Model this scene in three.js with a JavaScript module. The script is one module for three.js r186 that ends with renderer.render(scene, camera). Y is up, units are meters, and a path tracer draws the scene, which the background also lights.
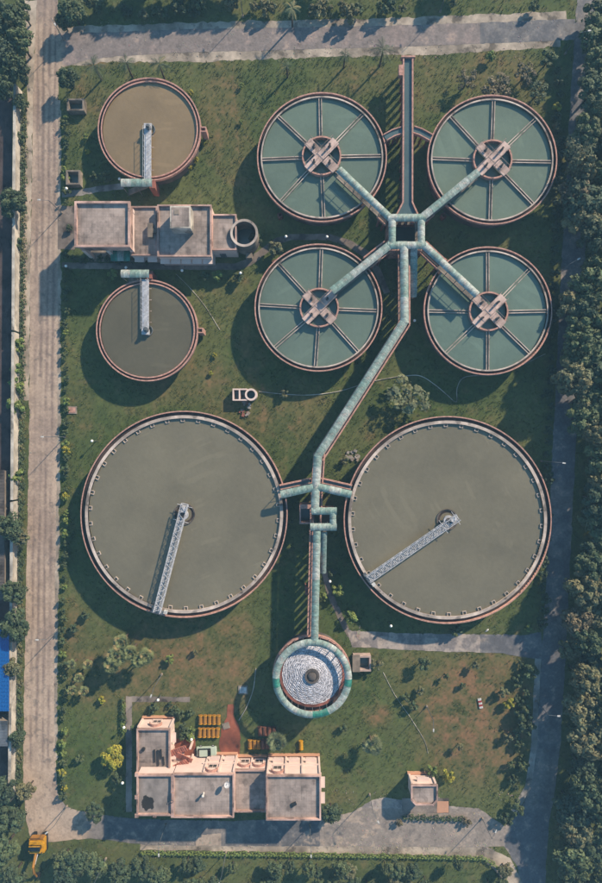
import * as THREE from 'three';
import { mergeGeometries } from 'three/addons/utils/BufferGeometryUtils.js';

// ---------------------------------------------------------------- camera, sky, sun, exposure
const S = 0.2, H = 118, CX = 301, CY = 441.5;          // survey: 0.2 m per photo pixel on the ground, drone at 118 m
const scene = new THREE.Scene();
const camera = new THREE.PerspectiveCamera(2 * Math.atan(CY * S / H) * 180 / Math.PI, 602 / 883, 1, 3000);
camera.position.set(0, H, 0); camera.up.set(0, 0, -1); camera.lookAt(0, 0, 0);

const sunEl = 29 * Math.PI / 180, sunAz = [0.68, -0.733];
const sun = new THREE.DirectionalLight(new THREE.Color(1.0, 0.83, 0.63), 4.9);
sun.position.set(sunAz[0] * Math.cos(sunEl) * 200, Math.sin(sunEl) * 200, sunAz[1] * Math.cos(sunEl) * 200);
sun.castShadow = true; sun.shadow.radius = 2.4; sun.shadow.mapSize.set(4096, 4096);
Object.assign(sun.shadow.camera, { left: -140, right: 140, top: 140, bottom: -140, near: 1, far: 500 });
scene.add(sun, sun.target);

{ // hazy morning sky: blue above, paler towards the horizon
  const w = 64, h = 64, d = new Float32Array(w * h * 4);
  for (let y = 0; y < h; y++) {
    const el = (y + 0.5) / h * 180 - 90, t = Math.pow(Math.max(0, Math.sin(el * Math.PI / 180)), 0.55);
    for (let x = 0; x < w; x++) {
      const i = (y * w + x) * 4;
      d[i] = 0.19 * (1 - t) + 0.075 * t; d[i + 1] = 0.29 * (1 - t) + 0.195 * t; d[i + 2] = 0.39 * (1 - t) + 0.36 * t; d[i + 3] = 1;
    }
  }
  const sky = new THREE.DataTexture(d, w, h, THREE.RGBAFormat, THREE.FloatType);
  sky.mapping = THREE.EquirectangularReflectionMapping; sky.magFilter = THREE.LinearFilter; sky.minFilter = THREE.LinearFilter; sky.needsUpdate = true;
  scene.background = sky; scene.environment = sky;
}
const renderer = new THREE.WebGLRenderer();
renderer.toneMapping = THREE.LinearToneMapping;
renderer.toneMappingExposure = 1.58;
renderer.shadowMap.enabled = true;
scene.fog = new THREE.FogExp2(0x86b2d0, 0.0005);

// ---------------------------------------------------------------- helpers
function mulberry(a) { return () => { a |= 0; a = a + 0x6D2B79F5 | 0; let t = Math.imul(a ^ a >>> 15, 1 | a); t = t + Math.imul(t ^ t >>> 7, 61 | t) ^ t; return ((t ^ t >>> 14) >>> 0) / 4294967296; }; }
const R = mulberry(7);
const rr = (a, b) => a + (b - a) * R();
const pick = a => a[Math.floor(R() * a.length)];
const clamp = (x, a = 0, b = 1) => Math.max(a, Math.min(b, x));
const smooth = (a, b, x) => { const t = clamp((x - a) / (b - a)); return t * t * (3 - 2 * t); };
const mix = (a, b, t) => a + (b - a) * t;
const mix3 = (a, b, t) => [mix(a[0], b[0], t), mix(a[1], b[1], t), mix(a[2], b[2], t)];
function hash(x, y, s) { let h = Math.imul(x, 374761393) + Math.imul(y, 668265263) + Math.imul(s, 1442695041) | 0; h = Math.imul(h ^ h >>> 13, 1274126177); return ((h ^ h >>> 16) >>> 0) / 4294967296; }
function vn(x, y, s = 0, per = 0) {
  let ix = Math.floor(x), iy = Math.floor(y); const fx = x - ix, fy = y - iy, u = fx * fx * (3 - 2 * fx), v = fy * fy * (3 - 2 * fy);
  let jx = ix + 1, jy = iy + 1;
  if (per) { ix = ((ix % per) + per) % per; iy = ((iy % per) + per) % per; jx = ((jx % per) + per) % per; jy = ((jy % per) + per) % per; }
  const a = hash(ix, iy, s), b = hash(jx, iy, s), c = hash(ix, jy, s), e = hash(jx, jy, s);
  return a + (b - a) * u + (c - a) * v + (a - b - c + e) * u * v;
}
function fbm(x, y, o = 4, s = 0, per = 0) { let a = 0, n = 0, f = 1, w = 1; for (let i = 0; i < o; i++) { a += w * vn(x * f, y * f, s + i, per * f); n += w; f *= 2; w *= 0.55; } return a / n; }
function tex(w, h, fn, srgb = true) {                     // fn(u, v) -> [r, g, b] 0..1
  const d = new Uint8Array(w * h * 4);
  for (let y = 0; y < h; y++) for (let x = 0; x < w; x++) {
    const c = fn((x + 0.5) / w, (y + 0.5) / h), i = (y * w + x) * 4;
    d[i] = clamp(c[0]) * 255; d[i + 1] = clamp(c[1]) * 255; d[i + 2] = clamp(c[2]) * 255; d[i + 3] = 255;
  }
  const t = new THREE.DataTexture(d, w, h); t.wrapS = t.wrapT = THREE.RepeatWrapping; t.magFilter = THREE.LinearFilter; t.minFilter = THREE.LinearMipmapLinearFilter; t.generateMipmaps = true;
  if (srgb) t.colorSpace = THREE.SRGBColorSpace; t.needsUpdate = true; return t;
}
const grey = (fn) => (u, v) => { const g = fn(u, v); return [g, g, g]; };

const U = (px, py, h = 0) => new THREE.Vector3((px - CX) * S * (H - h) / H, h, (py - CY) * S * (H - h) / H);   // photo survey point at height h

const taken = {};
function numbered(n) { if (!(n in taken)) { taken[n] = 0; return n; } taken[n]++; return n + '_' + String(taken[n]).padStart(3, '0'); }
function boxUV(g0) {
  let g = g0.index ? g0.toNonIndexed() : g0;
  for (const k of Object.keys(g.attributes)) if (!['position', 'normal', 'uv'].includes(k)) g.deleteAttribute(k);
  const p = g.attributes.position, n = g.attributes.normal, uv = new Float32Array(p.count * 2);
  for (let i = 0; i < p.count; i += 3) {
    let nx = 0, ny = 0, nz = 0; for (let j = 0; j < 3; j++) { nx += Math.abs(n.getX(i + j)); ny += Math.abs(n.getY(i + j)); nz += Math.abs(n.getZ(i + j)); }
    for (let j = 0; j < 3; j++) {
      const x = p.getX(i + j), y = p.getY(i + j), z = p.getZ(i + j);
      const a = ny >= nx && ny >= nz ? [x, z] : nx > nz ? [z, y] : [x, y];
      uv[(i + j) * 2] = a[0]; uv[(i + j) * 2 + 1] = a[1];
    }
  }
  g.setAttribute('uv', new THREE.BufferAttribute(uv, 2)); return g;
}
function part(name, geo, mat, parent, label) {
  const g = Array.isArray(geo) ? mergeGeometries(geo.map(boxUV)) : geo.userData.keep ? geo : boxUV(geo);
  const m = new THREE.Mesh(g, mat); m.name = name; if (label) m.userData.label = label; parent.add(m); return m;
}
function keep(g) { g.userData.keep = true; return g; }
function thing(name, label, category, pos = [0, 0, 0], turn = 0, group) {
  const o = new THREE.Group(); o.name = numbered(name); o.position.set(...pos); o.rotation.y = turn; o.userData = { label, category };
  if (group) o.userData.group = group; scene.add(o); return o;
}
function solo(name, label, category, geo, mat, group) { const m = part(numbered(name), geo, mat, scene); Object.assign(m.userData, { label, category }); if (group) m.userData.group = group; return m; }
function structure(name, geo, mat) { const m = part(numbered(name), geo, mat, scene); m.userData.kind = 'structure'; return m; }
function copyOf(o, label, pos, turn = 0, group) { const c = o.clone(); c.userData = { ...o.userData, label }; if (group) c.userData.group = group; c.name = numbered(o.name.replace(/_\d{3}$/, '')); c.position.set(...pos); c.rotation.y = turn; scene.add(c); return c; }

const box = (x, y, z, sx, sy, sz, ry = 0) => { const g = new THREE.BoxGeometry(sx, sy, sz); if (ry) g.rotateY(ry); g.translate(x, y, z); return g; };
const boxR = (x0, x1, y0, y1, z0, z1) => box((x0 + x1) / 2, (y0 + y1) / 2, (z0 + z1) / 2, x1 - x0, y1 - y0, z1 - z0);
function between(a, b, w, y0, y1, off = 0, e0 = 0, e1 = 0) {     // a bar along a->b in plan, width w, offset to the right of travel
  const dx = b.x - a.x, dz = b.z - a.z, L = Math.hypot(dx, dz), ux = dx / L, uz = dz / L;
  const g = new THREE.BoxGeometry(L + e0 + e1, y1 - y0, w); g.translate((e1 - e0) / 2, 0, 0); g.rotateY(Math.atan2(-dz, dx));
  g.translate((a.x + b.x) / 2 - uz * off, (y0 + y1) / 2, (a.z + b.z) / 2 + ux * off); return g;
}
function rod(a, b, r, n = 6) {
  const d = new THREE.Vector3().subVectors(b, a), g = new THREE.CylinderGeometry(r, r, d.length(), n);
  g.applyQuaternion(new THREE.Quaternion().setFromUnitVectors(new THREE.Vector3(0, 1, 0), d.clone().normalize())); g.translate((a.x + b.x) / 2, (a.y + b.y) / 2, (a.z + b.z) / 2); return g;
}
const V = (x, y, z) => new THREE.Vector3(x, y, z);
function ring(r0, r1, y0, y1, n = 144, a0 = 0, a1 = Math.PI * 2) {
  const gs = [];
  for (const y of [y0, y1]) { const g = new THREE.RingGeometry(r0, r1, n, 1, a0, a1 - a0); g.rotateX(y === y1 ? -Math.PI / 2 : Math.PI / 2); if (y === y0 && a1 - a0 < 6.28) g.rotateX(0); g.translate(0, y, 0); gs.push(g); }
  gs.push(new THREE.CylinderGeometry(r1, r1, y1 - y0, n, 1, true).translate(0, (y0 + y1) / 2, 0));
  const inn = new THREE.CylinderGeometry(r0, r0, y1 - y0, n, 1, true).translate(0, (y0 + y1) / 2, 0); inn.scale(-1, 1, 1); const nn = inn.attributes.normal; for (let i = 0; i < nn.count; i++) nn.setXYZ(i, -nn.getX(i) * -1, 0, -nn.getZ(i)); gs.push(inn);
  return mergeGeometries(gs.map(boxUV));
}
const disc = (r, y, n = 96) => new THREE.CircleGeometry(r, n).rotateX(-Math.PI / 2).translate(0, y, 0);
const keepout = [];                                                 // where no grass grows
function inPoly(p, x, y) { let c = false; for (let i = 0, j = p.length - 1; i < p.length; j = i++) { const [xi, yi] = p[i], [xj, yj] = p[j]; if ((yi > y) !== (yj > y) && x < (xj - xi) * (y - yi) / (yj - yi) + xi) c = !c; } return c; }
function blocked(px, py) { for (const k of keepout) { if (k.r ? Math.hypot(px - k.x, py - k.y) < k.r : px > k.b[0] && px < k.b[2] && py > k.b[1] && py < k.b[3] && inPoly(k.p, px, py)) return true; } return false; }
function keepPoly(p) { const xs = p.map(q => q[0]), ys = p.map(q => q[1]); keepout.push({ p, b: [Math.min(...xs), Math.min(...ys), Math.max(...xs), Math.max(...ys)] }); }
function rough(pts, amp = 0.8, step = 5, seed = 1) {                // an outline with an uneven, crumbling edge (photo pixels)
  const out = []; for (let i = 0; i < pts.length; i++) { const a = pts[i], b = pts[(i + 1) % pts.length], L = Math.hypot(b[0] - a[0], b[1] - a[1]), n = Math.max(1, Math.round(L / step)); for (let j = 0; j < n; j++) { const t = j / n, x = mix(a[0], b[0], t), y = mix(a[1], b[1], t); const e = j ? amp : amp * 0.3; out.push([x + (fbm(x * 0.21, y * 0.21, 3, seed) - 0.5) * 4 * e, y + (fbm(x * 0.23, y * 0.23, 3, seed + 9) - 0.5) * 4 * e]); } } return out;
}
const SITE = [150, 210];
function sheet(pts, y, depth = 0, site = false) {
  const sh = new THREE.Shape(pts.map(([x, z]) => new THREE.Vector2((x - CX) * S, -(z - CY) * S)));
  const g = (depth ? new THREE.ExtrudeGeometry(sh, { depth, bevelEnabled: false }) : new THREE.ShapeGeometry(sh)).rotateX(-Math.PI / 2).translate(0, y, 0);
  if (!site) return g;
  const q = g.index ? g.toNonIndexed() : g; const p = q.attributes.position, uv = q.attributes.uv; for (let i = 0; i < p.count; i++) uv.setXY(i, (p.getX(i) + SITE[0] / 2) / SITE[0], (p.getZ(i) + SITE[1] / 2) / SITE[1]); return keep(q);
}

// ---------------------------------------------------------------- textures (grain, stains, weathering)
const tGrit = tex(512, 512, grey((u, v) => 0.70 + 0.42 * (fbm(u * 16, v * 16, 5, 3, 16) - 0.5) + 0.22 * (hash(u * 512 | 0, v * 512 | 0, 5) - 0.5) + 0.12));
tGrit.repeat.set(1 / 5, 1 / 5);
const tStain = tex(1024, 1024, grey((u, v) => { const a = fbm(u * 6, v * 6, 6, 11, 6), b = fbm(u * 24, v * 24, 4, 21, 24); return 0.80 + 0.62 * (a - 0.5) + 0.25 * (b - 0.5) - 0.22 * smooth(0.60, 0.72, fbm(u * 9, v * 9, 5, 31, 9)) + 0.1 * (hash(u * 1024 | 0, v * 1024 | 0, 5) - 0.5); }));
tStain.repeat.set(1 / 19, 1 / 19);
const tRoof = tex(1024, 1024, (u, v) => {                              // screeded roof: panel joints, lichen, rain stains
  const jx = Math.abs(((u * 31) % 1) - 0.5), jy = Math.abs(((v * 31) % 1) - 0.5), j = smooth(0.44, 0.48, Math.max(jx, jy));
  const a = fbm(u * 9, v * 9, 6, 41, 9), b = fbm(u * 50, v * 50, 4, 51, 50), cell = hash(u * 31 | 0, v * 31 | 0, 8);
  const g = 0.84 + 0.40 * (a - 0.5) + 0.22 * (b - 0.5) - 0.07 * j + 0.07 * (cell - 0.5) + 0.09 * (hash(u * 1024 | 0, v * 1024 | 0, 3) - 0.5) - 0.13 * smooth(0.58, 0.74, fbm(u * 26, v * 17, 5, 61));
  return [g * 1.0, g * 0.985, g * 0.97];
});
tRoof.repeat.set(1 / 31, 1 / 31);
const tPlaster = tex(512, 512, grey((u, v) => 0.93 + 0.16 * (fbm(u * 4, v * 4, 5, 121, 4) - 0.5) + 0.05 * (hash(u * 512 | 0, v * 512 | 0, 6) - 0.5)));
tPlaster.repeat.set(1 / 7, 1 / 7);
const tSheet = tex(512, 512, (u, v) => {                               // faded paint on roof sheets: u along the run, v across
  const a = fbm(u * 8, v * 3, 5, 71, 8), b = fbm(u * 40, v * 4, 3, 77, 40), w = smooth(0.52, 0.72, fbm(u * 12, v * 12, 5, 81, 12));
  const g = 0.82 + 0.42 * (a - 0.5) + 0.32 * (b - 0.5); return [g + 0.18 * w, g + 0.08 * w, g + 0.07 * w];
});
const tCorr = tex(256, 64, grey(u => 0.5 + 0.5 * Math.sin(u * Math.PI * 2 * 16)), false);
const tFoam = tex(512, 512, (u, v) => { const a = fbm(u * 44, v * 44, 3, 91, 44), b = hash(u * 256 | 0, v * 256 | 0, 4), c = fbm(u * 5, v * 5, 3, 93, 5); const g = 0.70 + 0.75 * (a - 0.47) + 0.42 * (b - 0.5) + 0.35 * (c - 0.5); return [g * 0.99, g * 1.0, g * 1.05]; });
tFoam.repeat.set(1 / 6, 1 / 6);
const tWater = tex(512, 512, grey((u, v) => 0.93 + 0.24 * (fbm(u * 3, v * 3, 4, 101, 3) - 0.5) + 0.06 * smooth(0.60, 0.72, fbm(u * 5 + 0.6 * fbm(u * 6, v * 6, 3, 107, 6), v * 22, 3, 109)) * smooth(0.5, 0.7, fbm(u * 4, v * 4, 2, 115, 4)) + 0.05 * (fbm(u * 60, v * 60, 2, 103, 60) - 0.5)));
tWater.repeat.set(1 / 30, 1 / 30);
const tRipple = tex(512, 512, grey((u, v) => fbm(u * 24, v * 24, 4, 113, 24)), false);
tRipple.repeat.set(1 / 8, 1 / 8);

// ---------------------------------------------------------------- materials
const M = {};
function mk(name, color, o = {}) { const { map = tGrit, rough = 0.9, bump = 0.012, bumpMap, ...rest } = o; M[name] = new THREE.MeshStandardMaterial({ name, color, roughness: rough, map, ...rest }); const bm = bumpMap === undefined ? map : bumpMap; if (bm && bump) { M[name].bumpMap = bm; M[name].bumpScale = bump; } return M[name]; }
mk('pink', 0xd5a393);
mk('pinkDeep', 0xa5675a, { map: tStain });
mk('peach', 0xe6cec3, { map: tPlaster });
mk('parapetPink', 0xdbb5a7, { map: tStain });
mk('rimGrey', 0xbfa99c, { map: tStain });
mk('rimPale', 0xdccabd, { map: tStain });
mk('deckPink', 0xe6cabf, { map: tStain });
mk('concrete', 0xa89a8c, { map: tStain });
mk('concreteDark', 0x6e6560, { map: tStain });
mk('launder', 0x4d3d38, { map: tStain });
mk('roof', 0xafa19a, { map: tRoof, bump: 0.02 });
mk('whitewash', 0xe6dccd, { map: tStain });
mk('verge', 0xc6b6a4, { map: tStain, bump: 0.05 });
mk('path', 0x9b8d83, { map: tStain, bump: 0.02 });
mk('kerb', 0xb6aea6, { map: tStain });
mk('redPaving', 0x9f5b44, { map: tStain });
mk('redTile', 0xcf8672, { map: tStain });
mk('orangeBrick', 0xcd9a7c, { map: tPlaster });
mk('metalLight', 0xd2d3d8, { rough: 0.6 });
mk('metalGrey', 0x7f858a, { rough: 0.6, metalness: 0.3 });
mk('metalDark', 0x2c2d30, { rough: 0.6 });
mk('blueMetal', 0x0f66b4, { map: tSheet, rough: 0.5, bumpMap: null, bump: 0 });
mk('greySheet', 0x747b84, { map: tStain, rough: 0.6 });
mk('bark', 0x4d4033, { rough: 0.95, bump: 0.03 });
mk('palmBark', 0x6a5a49, { rough: 0.95, bump: 0.03 });
mk('yellow', 0xe0a414, { rough: 0.5 });
mk('yellowWorn', 0xb98230, { map: tStain, rough: 0.65 });
mk('rust', 0x855440, { map: tStain, rough: 0.8 });
mk('rubber', 0x1c1b1a, { rough: 0.9 });
mk('white', 0xe6e4df, { rough: 0.6 });
mk('red', 0xb2352a, { rough: 0.6 });
mk('carPaint', 0xaab8aa, { rough: 0.35, bump: 0, map: null });
M.glass = new THREE.MeshStandardMaterial({ name: 'glass', color: 0x14191c, roughness: 0.08 });
M.globe = new THREE.MeshPhysicalMaterial({ name: 'globe', color: 0xf2f0ea, roughness: 0.3 });
mk('yardGround', 0x594a47, { map: tStain, bump: 0.03 });
const tealCols = [0x9bb3ab, 0xa4b9b1, 0x8fa9a1, 0xb8c5bf, 0x8aaaa1], teal = [];
for (const c of tealCols) teal.push(new THREE.MeshStandardMaterial({ name: 'teal_sheet', color: c, roughness: 0.6, map: tSheet, bumpMap: tCorr, bumpScale: 0.03, side: THREE.DoubleSide }));
const tealNew = new THREE.MeshStandardMaterial({ name: 'teal_sheet_new', color: 0x2f8d7c, roughness: 0.5, map: tSheet, bumpMap: tCorr, bumpScale: 0.03, side: THREE.DoubleSide });
function water(name, color, rough = 0.16) { return M[name] = new THREE.MeshStandardMaterial({ name, color, roughness: rough, map: tWater, bumpMap: tRipple, bumpScale: 0.012 }); }
water('waterBig', 0x79725e); water('waterTan', 0x8c785a); water('waterOlive', 0x635d4a); water('waterTeal', 0x6f8479); water('waterChannel', 0x56696b); water('waterWell', 0x63716a);

// ---------------------------------------------------------------- ground, lawn, roads
const soil = [ // bare and worn patches seen in the lawn: x, y, rx, ry, strength (photo pixels)
  [478, 715, 66, 72, 0.95], [440, 680, 60, 30, 0.4], [120, 675, 60, 40, 0.55], [175, 660, 60, 45, 0.75], [225, 680, 28, 40, 0.7], [520, 690, 25, 60, 0.4], [378, 716, 16, 12, 0.75], [455, 752, 40, 30, 0.6], [232, 640, 26, 30, 0.6],
  [85, 100, 22, 26, 0.45], [222, 110, 22, 60, 0.5], [240, 150, 12, 60, 0.45], [500, 70, 40, 26, 0.5], [190, 380, 50, 26, 0.5], [240, 420, 46, 26, 0.55], [110, 225, 20, 14, 0.2], [290, 410, 40, 30, 0.4], [80, 410, 16, 30, 0.35], [75, 640, 14, 40, 0.55], [230, 280, 20, 40, 0.3], [250, 350, 16, 40, 0.4], [520, 100, 25, 40, 0.4], [100, 60, 40, 8, 0.5], [360, 80, 40, 16, 0.35], [385, 430, 26, 22, 0.3], [430, 50, 30, 60, 0.3], [460, 640, 40, 14, 0.3],
];
const lush = [[432, 768, 30, 18, 1], [350, 365, 34, 30, 0.7], [400, 720, 60, 40, 0.5], [350, 700, 40, 30, 0.4], [80, 745, 50, 45, 0.8], [420, 400, 50, 22, 0.6], [340, 610, 20, 40, 0.7], [360, 760, 40, 30, 0.5], [95, 720, 40, 40, 0.6], [270, 330, 30, 40, 0.3], [300, 590, 30, 50, 0.6], [90, 430, 24, 40, 0.3]];
const tracks = [[[232, 62], [236, 110], [240, 170]], [[515, 55], [490, 72], [470, 90], [450, 110]], [[262, 385], [285, 420], [300, 440]], [[190, 500], [190, 640]]];
const segD = (px, py, a, b) => { const dx = b[0] - a[0], dy = b[1] - a[1], t = clamp(((px - a[0]) * dx + (py - a[1]) * dy) / (dx * dx + dy * dy)); return Math.hypot(px - a[0] - dx * t, py - a[1] - dy * t); };
function lawnColor(px, py) {
  let s = 0, l = 0;
  for (const [x, y, rx, ry, k] of soil) { const d = ((px - x) / rx) ** 2 + ((py - y) / ry) ** 2; if (d < 2.5) s = Math.max(s, k * (1 - smooth(0.1, 1.6, d))); }
  for (const [x, y, rx, ry, k] of lush) { const d = ((px - x) / rx) ** 2 + ((py - y) / ry) ** 2; if (d < 2.5) l = Math.max(l, k * (1 - smooth(0.1, 1.8, d))); }
  for (const [x, y, r] of [[180, 512, 99], [440, 518, 99], [321, 162, 62], [484, 166, 62], [318, 312, 61], [478, 314, 61]]) { const d = Math.hypot(px - x, py - y) - r; if (d > -6 && d < 9) l = Math.max(l, 0.9 * (1 - Math.abs(d - 1) / 9)); }
  const n1 = fbm(px * 0.025, py * 0.025, 4, 201), n2 = fbm(px * 0.11, py * 0.11, 4, 211), n3 = fbm(px * 0.5, py * 0.5, 3, 221);
  for (const t of tracks) for (let i = 0; i + 1 < t.length; i++) { const d = segD(px + (n2 - 0.5) * 6, py, t[i], t[i + 1]); if (d < 3) s = Math.max(s, 0.75 * (1 - d / 3)); }
  let c = mix3([0.275, 0.325, 0.165], [0.338, 0.362, 0.2], smooth(0.3, 0.7, n1));
  c = mix3(c, [0.25, 0.33, 0.14], 0.8 * l * smooth(0.2, 0.65, n2));
  c = mix3(c, [0.36, 0.33, 0.22], 0.45 * smooth(0.5, 0.8, n2));
  const k = clamp(s * 1.05 * smooth(0.15, 0.75, 0.6 * n2 + 0.4 * n3) + 0.15 * smooth(0.58, 0.75, n2 * 0.6 + n3 * 0.4));
  c = mix3(c, [0.46, 0.35, 0.245], k);
  const g = 1 + 0.30 * (n3 - 0.5) + 0.2 * (n2 - 0.5);
  return [c[0] * g, c[1] * g, c[2] * g, k];
}
const toPx = (u, v) => [(u - 0.5) * SITE[0] / S + CX, (v - 0.5) * SITE[1] / S + CY];
const tLawn = tex(1400, 1960, (u, v) => lawnColor(...toPx(u, v)));
M.lawn = new THREE.MeshStandardMaterial({ name: 'lawn', map: tLawn, roughness: 1, bumpMap: tLawn, bumpScale: 0.02 });
const tFar = tex(512, 512, (u, v) => { const a = fbm(u * 8, v * 8, 6, 301, 8), b = fbm(u * 40, v * 40, 3, 311, 40); const c = mix3([0.27, 0.31, 0.17], [0.40, 0.38, 0.25], smooth(0.4, 0.7, a)); const g = 0.8 + 0.4 * b; return c.map(x => x * g); });
tFar.repeat.set(1 / 40, 1 / 40);
M.far = new THREE.MeshStandardMaterial({ name: 'field', map: tFar, roughness: 1 });
structure('ground', new THREE.PlaneGeometry(1600, 1600).rotateX(-Math.PI / 2).translate(0, -0.03, 0), M.far);
{ const g = new THREE.PlaneGeometry(SITE[0], SITE[1]).rotateX(-Math.PI / 2); const uv = g.attributes.uv, p = g.attributes.position; for (let i = 0; i < p.count; i++) uv.setXY(i, p.getX(i) / SITE[0] + 0.5, p.getZ(i) / SITE[1] + 0.5); structure('lawn', keep(g), M.lawn); }

// paving colours over the site: concrete with tyre wear, asphalt, patches, dust
const leftX = y => mix(47, 39, clamp(y / 800));
function paveColor(px, py) {
  const n1 = fbm(px * 0.03, py * 0.03, 4, 401), n2 = fbm(px * 0.15, py * 0.15, 4, 411), n3 = fbm(px * 0.7, py * 0.7, 3, 421);
  const beige = [0.735, 0.65, 0.575], grey = [0.50, 0.475, 0.46], mauve = [0.53, 0.49, 0.475], blue = [0.40, 0.395, 0.405];
  let c = mauve;
  const leftW = 1 - smooth(58, 66, px + (n2 - 0.5) * 14);
  if (py > 808 + (n2 - 0.5) * 4 && px < 508 + (n2 - 0.5) * 30) {
    const d = smooth(0.42, 0.6, n1 * 0.6 + n2 * 0.4 + (px > 320 ? 0.25 : 0));
    c = mix3(blue, mix3(grey, beige, px > 320 ? 0.35 : 0.05), d);
    if (px > 196 && px < 221 && py > 833 - (px - 221) * 0.1) c = mix3(c, beige, 0.8);
    const e = 1 - smooth(84, 93, px + (n3 - 0.5) * 8 + (py < 832 ? (n2 - 0.5) * 30 : 0)); c = mix3(c, beige, e * 0.9);
    if (px > 300 && px < 380 && n2 + (330 - px) * 0.003 > 0.52) c = mix3(c, beige, 0.55 * smooth(0.52, 0.62, n2));
  } else if (px > 480) c = mix3([0.40, 0.40, 0.42], [0.49, 0.475, 0.47], smooth(0.4, 0.65, n1 * 0.5 + n2 * 0.5));
  else if (px > 330 && py > 500) c = mix3([0.53, 0.50, 0.49], [0.66, 0.61, 0.575], smooth(0.4, 0.6, n2));
  else c = mix3(mauve, [0.58, 0.52, 0.50], smooth(0.45, 0.7, n1 * 0.5 + n2 * 0.5));
  if (px < 75 && py < 842) {
    let b = mix3([0.66, 0.58, 0.52], beige, smooth(0.35, 0.6, n1));
    const off = px - leftX(py) + (n1 - 0.5) * 2, wear = py < 740 ? 1 : 1 - smooth(740, 790, py);
    let t = 0; for (const q of [-8, -2.5, 3.5, 9]) t = Math.max(t, Math.exp(-((off - q) ** 2) / 3.2));
    b = mix3(b, [0.52, 0.45, 0.415], t * wear * (0.25 + 0.6 * smooth(0.3, 0.6, fbm(px * 0.3, py * 0.02, 3, 431))));
    c = mix3(c, b, leftW);
  }
  c = mix3(c, [0.66, 0.58, 0.51], 0.45 * smooth(0.60, 0.72, n2 * 0.7 + n3 * 0.3));
  c = mix3(c, [0.36, 0.34, 0.335], 0.35 * smooth(0.64, 0.75, fbm(px * 0.2, py * 0.2, 5, 441)));
  const g = 0.93 + 0.25 * (n3 - 0.5) + 0.2 * (n2 - 0.5); return [c[0] * g, c[1] * g, c[2] * g];
}
const tPave = tex(1400, 1960, (u, v) => paveColor(...toPx(u, v)));
M.pave = new THREE.MeshStandardMaterial({ name: 'paving', map: tPave, roughness: 0.92, bumpMap: tPave, bumpScale: 0.03 });
function road(name, pts, y, amp, seed) { const p = rough(pts, amp, 4, seed); keepPoly(p); structure(name, sheet(p, y, 0, true), M.pave); }
function strip(name, pts, y, mat, amp = 0.8, seed = 5, depth = 0) { const p = rough(pts, amp, 4, seed); keepPoly(p); structure(name, sheet(p, y, depth), mat); }
const band = (pts, w) => { const l = [], r = []; pts.forEach((p, i) => { const a = pts[Math.max(0, i - 1)], b = pts[Math.min(pts.length - 1, i + 1)], dx = b[0] - a[0], dy = b[1] - a[1], L = Math.hypot(dx, dy); l.push([p[0] - dy / L * w / 2, p[1] + dx / L * w / 2]); r.push([p[0] + dy / L * w / 2, p[1] - dx / L * w / 2]); }); return [...l, ...r.reverse()]; };

strip('sandy_verge', [[58, 26], [100, 26], [200, 22], [300, 20], [420, 17], [566, 11], [568, 26], [420, 30], [200, 35], [60, 40]], 0.006, M.verge, 1.1, 61);
strip('sandy_verge', [[62, 54], [100, 50], [200, 47], [420, 42], [560, 37], [560, 47], [420, 55], [300, 58], [200, 62], [100, 62], [84, 66], [64, 64]], 0.008, M.verge, 1.1, 67);
strip('sandy_verge', [[140, 843], [240, 842], [330, 842], [420, 842], [486, 846], [510, 858], [522, 883], [530, 900], [510, 900], [500, 876], [482, 858], [440, 855], [330, 853], [240, 851], [140, 850]], 0.010, M.verge, 0.8, 71);
strip('sandy_verge', [[24, 0], [37, 0], [33, 100], [30, 300], [29, 400], [23, 400], [24, 200], [27, 90]], 0.012, M.verge, 0.9, 73);
strip('sandy_verge', [[52, 100], [61, 100], [61, 300], [60, 500], [58, 640], [57, 760], [50, 760], [51, 640], [53, 500], [53, 300]], 0.014, M.verge, 1.2, 79);
road('concrete_road', [[38, -30], [37, 0], [33, 100], [30, 300], [29, 450], [26, 600], [24, 700], [23, 780], [26, 820], [30, 836], [46, 842], [70, 840], [92, 838.5], [93, 812], [80, 811], [66, 806], [58, 794], [56, 760], [54, 720], [55, 600], [57, 450], [58, 300], [58, 150], [59, 60], [58, 0], [60, -30]], 0.020, 0.5, 83);
road('asphalt_road', [[56, 33], [120, 32], [200, 29], [300, 27.5], [420, 25], [575, 19], [578, 40], [420, 46], [300, 49.5], [200, 52], [120, 56], [85, 60], [57, 70]], 0.026, 0.5, 89);
road('asphalt_road', [[578, -30], [575, 30], [569, 120], [562, 250], [555, 400], [546, 580], [541, 660], [536, 750], [530, 790], [517, 815], [505, 826], [503, 845], [517, 866], [522, 883], [524, 910], [545, 910], [546, 860], [549, 820], [555, 790], [561, 740], [566, 640], [570, 560], [576, 440], [584, 290], [590, 130], [594, 20], [597, -30]], 0.032, 0.6, 97);
road('asphalt_road', [[90, 813], [140, 819], [230, 821], [330, 817], [352, 812], [372, 800], [384, 797], [402, 800], [450, 806], [478, 808], [492, 818], [506, 827], [506, 846], [470, 847], [330, 846], [240, 846], [150, 845], [90, 838]], 0.038, 0.5, 101);
road('concrete_road', [[346, 627], [352, 631], [400, 633], [470, 634], [525, 635], [541, 632], [543, 660], [500, 653], [430, 651], [352, 647]], 0.044, 0.5, 103);
strip('footpath', band([[62, 194.5], [78, 193], [98, 189], [124, 186]], 6), 0.03, M.kerb, 0.5, 107);
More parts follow.
